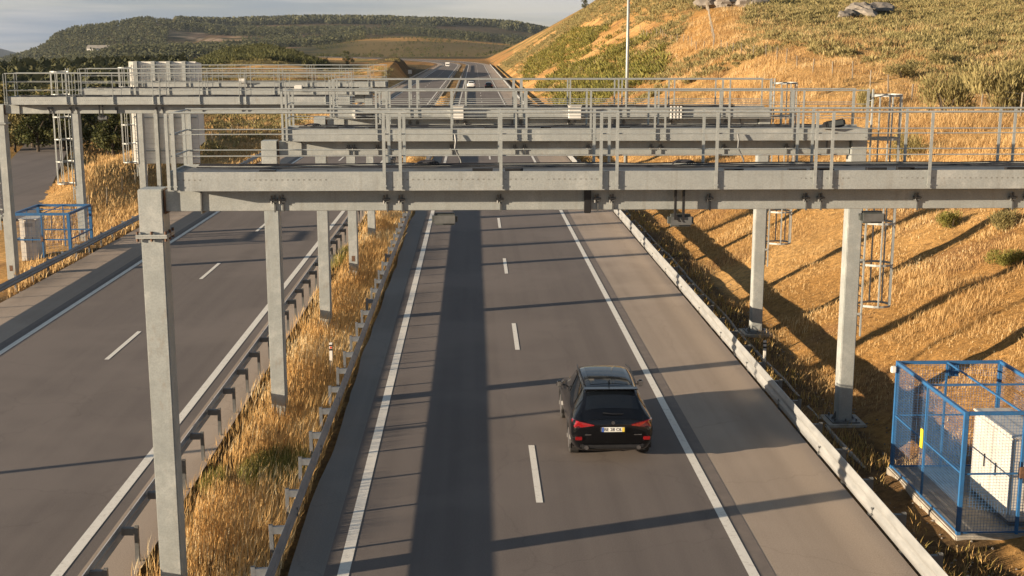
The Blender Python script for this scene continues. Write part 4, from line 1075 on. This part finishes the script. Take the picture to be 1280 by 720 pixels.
def tree(x, y, h, label, group=None, wide=1., k=None):
    z = float(height(np.array([x]), np.array([y]))[0]); cm, tm_ = TM[rnd.randrange(5) if k is None else k]
    t = empty('tree', (x, y, z), rnd.uniform(0, 6.28), label=label, cat='tree', group=group); t.scale = (h*wide, h*wide, h)
    for nme, d_ in (('crown', cm), ('trunk', tm_)):
        o = bpy.data.objects.new(nme, d_); C.objects.link(o); o.parent = t
GT = 'dark trees beyond the service road'
for i in range(46):
    yb = rnd.uniform(120, 190); u = rnd.uniform(-30, 176) ; x = (u-592)/1557*yb
    tree(x, yb, rnd.uniform(3.6, 6.2), 'dark green tree in the thick belt beyond the service road', GT, rnd.uniform(.95, 1.35))
for u, yb, h_, lab in ((438, 640, 8.5, 'single dark tree standing alone on the golden ground beyond the gantries'), (229, 2500, 16, 'tree standing out on the wooded hill summit'), (218, 2500, 13, 'smaller tree left of the one on the hill summit'),
                       (728, 640, 6, 'dark bush tree on the skyline of the right hill, left of the lamp post')):
    tree((u-592)/1557*yb, yb, h_, lab)
# far woods
def woods(name, label, n, fy, fu, cond, hmin, hmax, m):
    y = fy(n); u = fu(n); x = (u-592)/1557*y; ok = cond(x, y, u); x, y = x[ok], y[ok]; n = len(x)
    base = []
    for k in range(4):
        V, F, tn = leaf_cloud(26, [(0, 0, .45), (.15*k, 0, .65), (-.2, .05*k, .3), (0, 0, .85)], [.34, .22, .34, .1], .12, 1., False); base.append((V, tn))
    z = height(x, y); h = rng.uniform(hmin, hmax, n); bi = rng.integers(0, 4, n); VV = []; TT = []
    for k in range(4):
        q = bi == k; V, tn = base[k]; s = h[q][:, None]
        VV.append(np.stack([V[None, :, 0]*s*.8+x[q][:, None], V[None, :, 1]*s*.8+y[q][:, None], V[None, :, 2]*s+z[q][:, None]], -1).reshape(-1, 3))
        TT.append(np.clip(tn[None, :]+rng.uniform(-.3, .3, q.sum())[:, None], 0, 1).reshape(-1))
    V = np.concatenate(VV); o = fast_mesh(name, V, np.arange(len(V)).reshape(-1, 4), m, attr={'tint': np.concatenate(TT)})
    tag(o, label, 'woods', kind='stuff')
U_ = lambda a, b_: (lambda n: rng.uniform(a, b_, n))
woods('hill_woods', 'dark woods covering the hill on the left skyline', 16000, U_(1300, 2650), U_(-60, 460), lambda x, y, u: (fbm(x, y, 95, 4, 83) < .62) & (fbm(x, y, 170, 5, 61)*0+fbm(x, y, 50, 4, 66) < .60+.1*(u < 150)) & ~((np.abs(u-265) < 45) & (np.abs(y-2050) < 200)) & ~((y < 1800) & (u > 330)), 6, 13, WOODF)
woods('ridge_woods', 'line of dark pines along the far ridge', 9000, U_(2850, 3250), U_(230, 790), lambda x, y, u: fbm(x, y, 120, 4, 63) > .36, 9, 17, WOODF)
woods('valley_woods', 'patches of dark trees in the valley before the far ridge', 5000, U_(1950, 2850), U_(300, 660), lambda x, y, u: fbm(x, y, 130, 4, 64) > .55, 6, 11, WOODF)
woods('plain_woods', 'bushy ground between the service road trees and the wooded hill', 5000, U_(230, 1300), U_(-80, 240), lambda x, y, u: fbm(x, y, 60, 4, 65) > .40, 3.5, 7, WOODF)

woods('field_scrub', 'dark scrub dotted over the olive field beyond the road bend', 2600, U_(1150, 2000), U_(400, 690), lambda x, y, u: fbm(x, y, 70, 4, 67) > .53, 1.5, 4, MOSS)
# boulders on the hill
def boulder(u, v, s, label):
    yb = ground_at(u, v); s = s*yb/300.
    bm = bmesh.new(); bmesh.ops.create_icosphere(bm, subdivisions=3, radius=1)
    sd = rnd.uniform(0, 99)
    for v in bm.verts:
        p = v.co; k_ = 1+1.3*(float(fbm(np.array([p.x*1.+sd]), np.array([p.y+p.z*1.7+sd]), .9, 3, 7)[0])-.5)
        v.co = p*k_; v.co.z *= .75
    me = bpy.data.meshes.new('boulder'); bm.to_mesh(me); bm.free(); me.materials.append(ROCK)
    o = bpy.data.objects.new('boulder', me); C.objects.link(o); x = (u-592)/1557*yb; o.location = (x, yb, float(height(np.array([x]), np.array([yb]))[0])+s*.3); o.scale = (s*1.2, s, s)
    o.rotation_euler.z = rnd.uniform(0, 6); tag(o, label, 'boulder')
for u, yb, s, lab in ((1073, 22, 3.6, 'large granite boulder near the top of the right hill'), (1052, 24, 2.2, 'low boulder leaning left of the large granite boulder'), (1092, 18, 2.6, 'dark sided boulder right of the large granite boulder'),
                      (882, 8, 3.0, 'boulder on the hilltop above the clear strip'), (905, 8, 3.4, 'second boulder on the hilltop, right of the clear strip'), (935, 7, 3.2, 'rightmost of the three boulders on the hilltop above the clear strip')):
    boulder(u, yb, s, lab)
# fences: crest and clear strip
def fence(pts, h, label, rw=.04):
    t = empty('wire_fence', (pts[0][0], pts[0][1], 0), label=label, cat='fence'); ox, oy = pts[0][:2]
    zs = [float(height(np.array([p[0]]), np.array([p[1]]))[0]) for p in pts]
    p0 = None
    for (x, y), z in zip(pts, zs):
        if p0 is None: p = p0 = MB().box(-rw, rw, -rw, rw, -.3, h, .01).build('post', WOOD, t)
        else: p = p0.copy(); C.objects.link(p); p.parent = t
        p.location = (x-ox, y-oy, z+rnd.uniform(-.1, .1)); p.rotation_euler = (rnd.uniform(-.05, .05), rnd.uniform(-.06, .06), rnd.uniform(0, 1))
    m = MB()
    for (a, za), (b_, zb_) in zip(zip(pts, zs), zip(pts[1:], zs[1:])):
        for f_ in (.35, .65, .92): m.tube((a[0]-ox, a[1]-oy, za+h*f_), (b_[0]-ox, b_[1]-oy, zb_+h*f_), .004, 4)
    m.build('wires', ZDARK, t)
fence([(29.5+.02*(y-50)+.3*math.sin(y*.2), y) for y in np.arange(46, 260, 5.6)], 1.35, 'wooden post and wire fence along the top of the right embankment')
fence([(.165*(y-176)+33.5, y) for y in np.arange(176, 246, 3.5)], 1.5, 'fence climbing the hill beside the clear golden strip', .05)
fence([(-22.8-.035*(y-60), y) for y in np.arange(64, 150, 4.)], 1.3, 'short post and wire fence on the left verge beyond the small blue cage', .03)
# cleared strip fence-end sign and small far details
t = empty('chevron_sign', (-19.9, 395, 0), label='tiny white roadside sign at the foot of the dark cutting', cat='sign')
MB().box(-.04, .04, -.04, .04, -.3, 1.3).build('post', ZINC, t); MB().box(-.6, .6, -.06, -.045, 1.2, 2.4, .01).build('plate', WHITEP, t)
t = empty('farm_shed', ((135-592)/1557*2000, 2000, 0), label='pale low building on the wooded hillside at the left', cat='building')
zz = float(height(np.array([t.location.x]), np.array([2000.]))[0])
MB().box(-17, 17, 0, 20, zz-6, zz+9).build('wall', SIGNB, t)
m = MB(); m.add([(-18, -1, zz+9), (18, -1, zz+9), (18, 21, zz+9), (-18, 21, zz+9), (-18, 10, zz+14), (18, 10, zz+14)], [(0, 1, 5, 4), (2, 3, 4, 5), (0, 4, 3), (1, 2, 5), (0, 3, 2, 1)]); m.build('roof', CONC, t)

# ------------------------------------------------------------------ air
hz = MB(); hz.box(-9500, 9500, -500, 9700, -700, 420); hz_m = bpy.data.materials.new('air haze'); hz_m.use_nodes = True; tt_ = hz_m.node_tree; tt_.nodes.clear()
out = tt_.nodes.new('ShaderNodeOutputMaterial'); pv = tt_.nodes.new('ShaderNodeVolumePrincipled'); pv.inputs['Color'].default_value = (.72, .85, 1, 1); pv.inputs['Density'].default_value = 3.0e-5
pv.inputs['Anisotropy'].default_value = .1
tt_.links.new(pv.outputs[0], out.inputs['Volume'])
HAZE = True
if HAZE: tag(hz.build('haze', hz_m), kind='stuff')
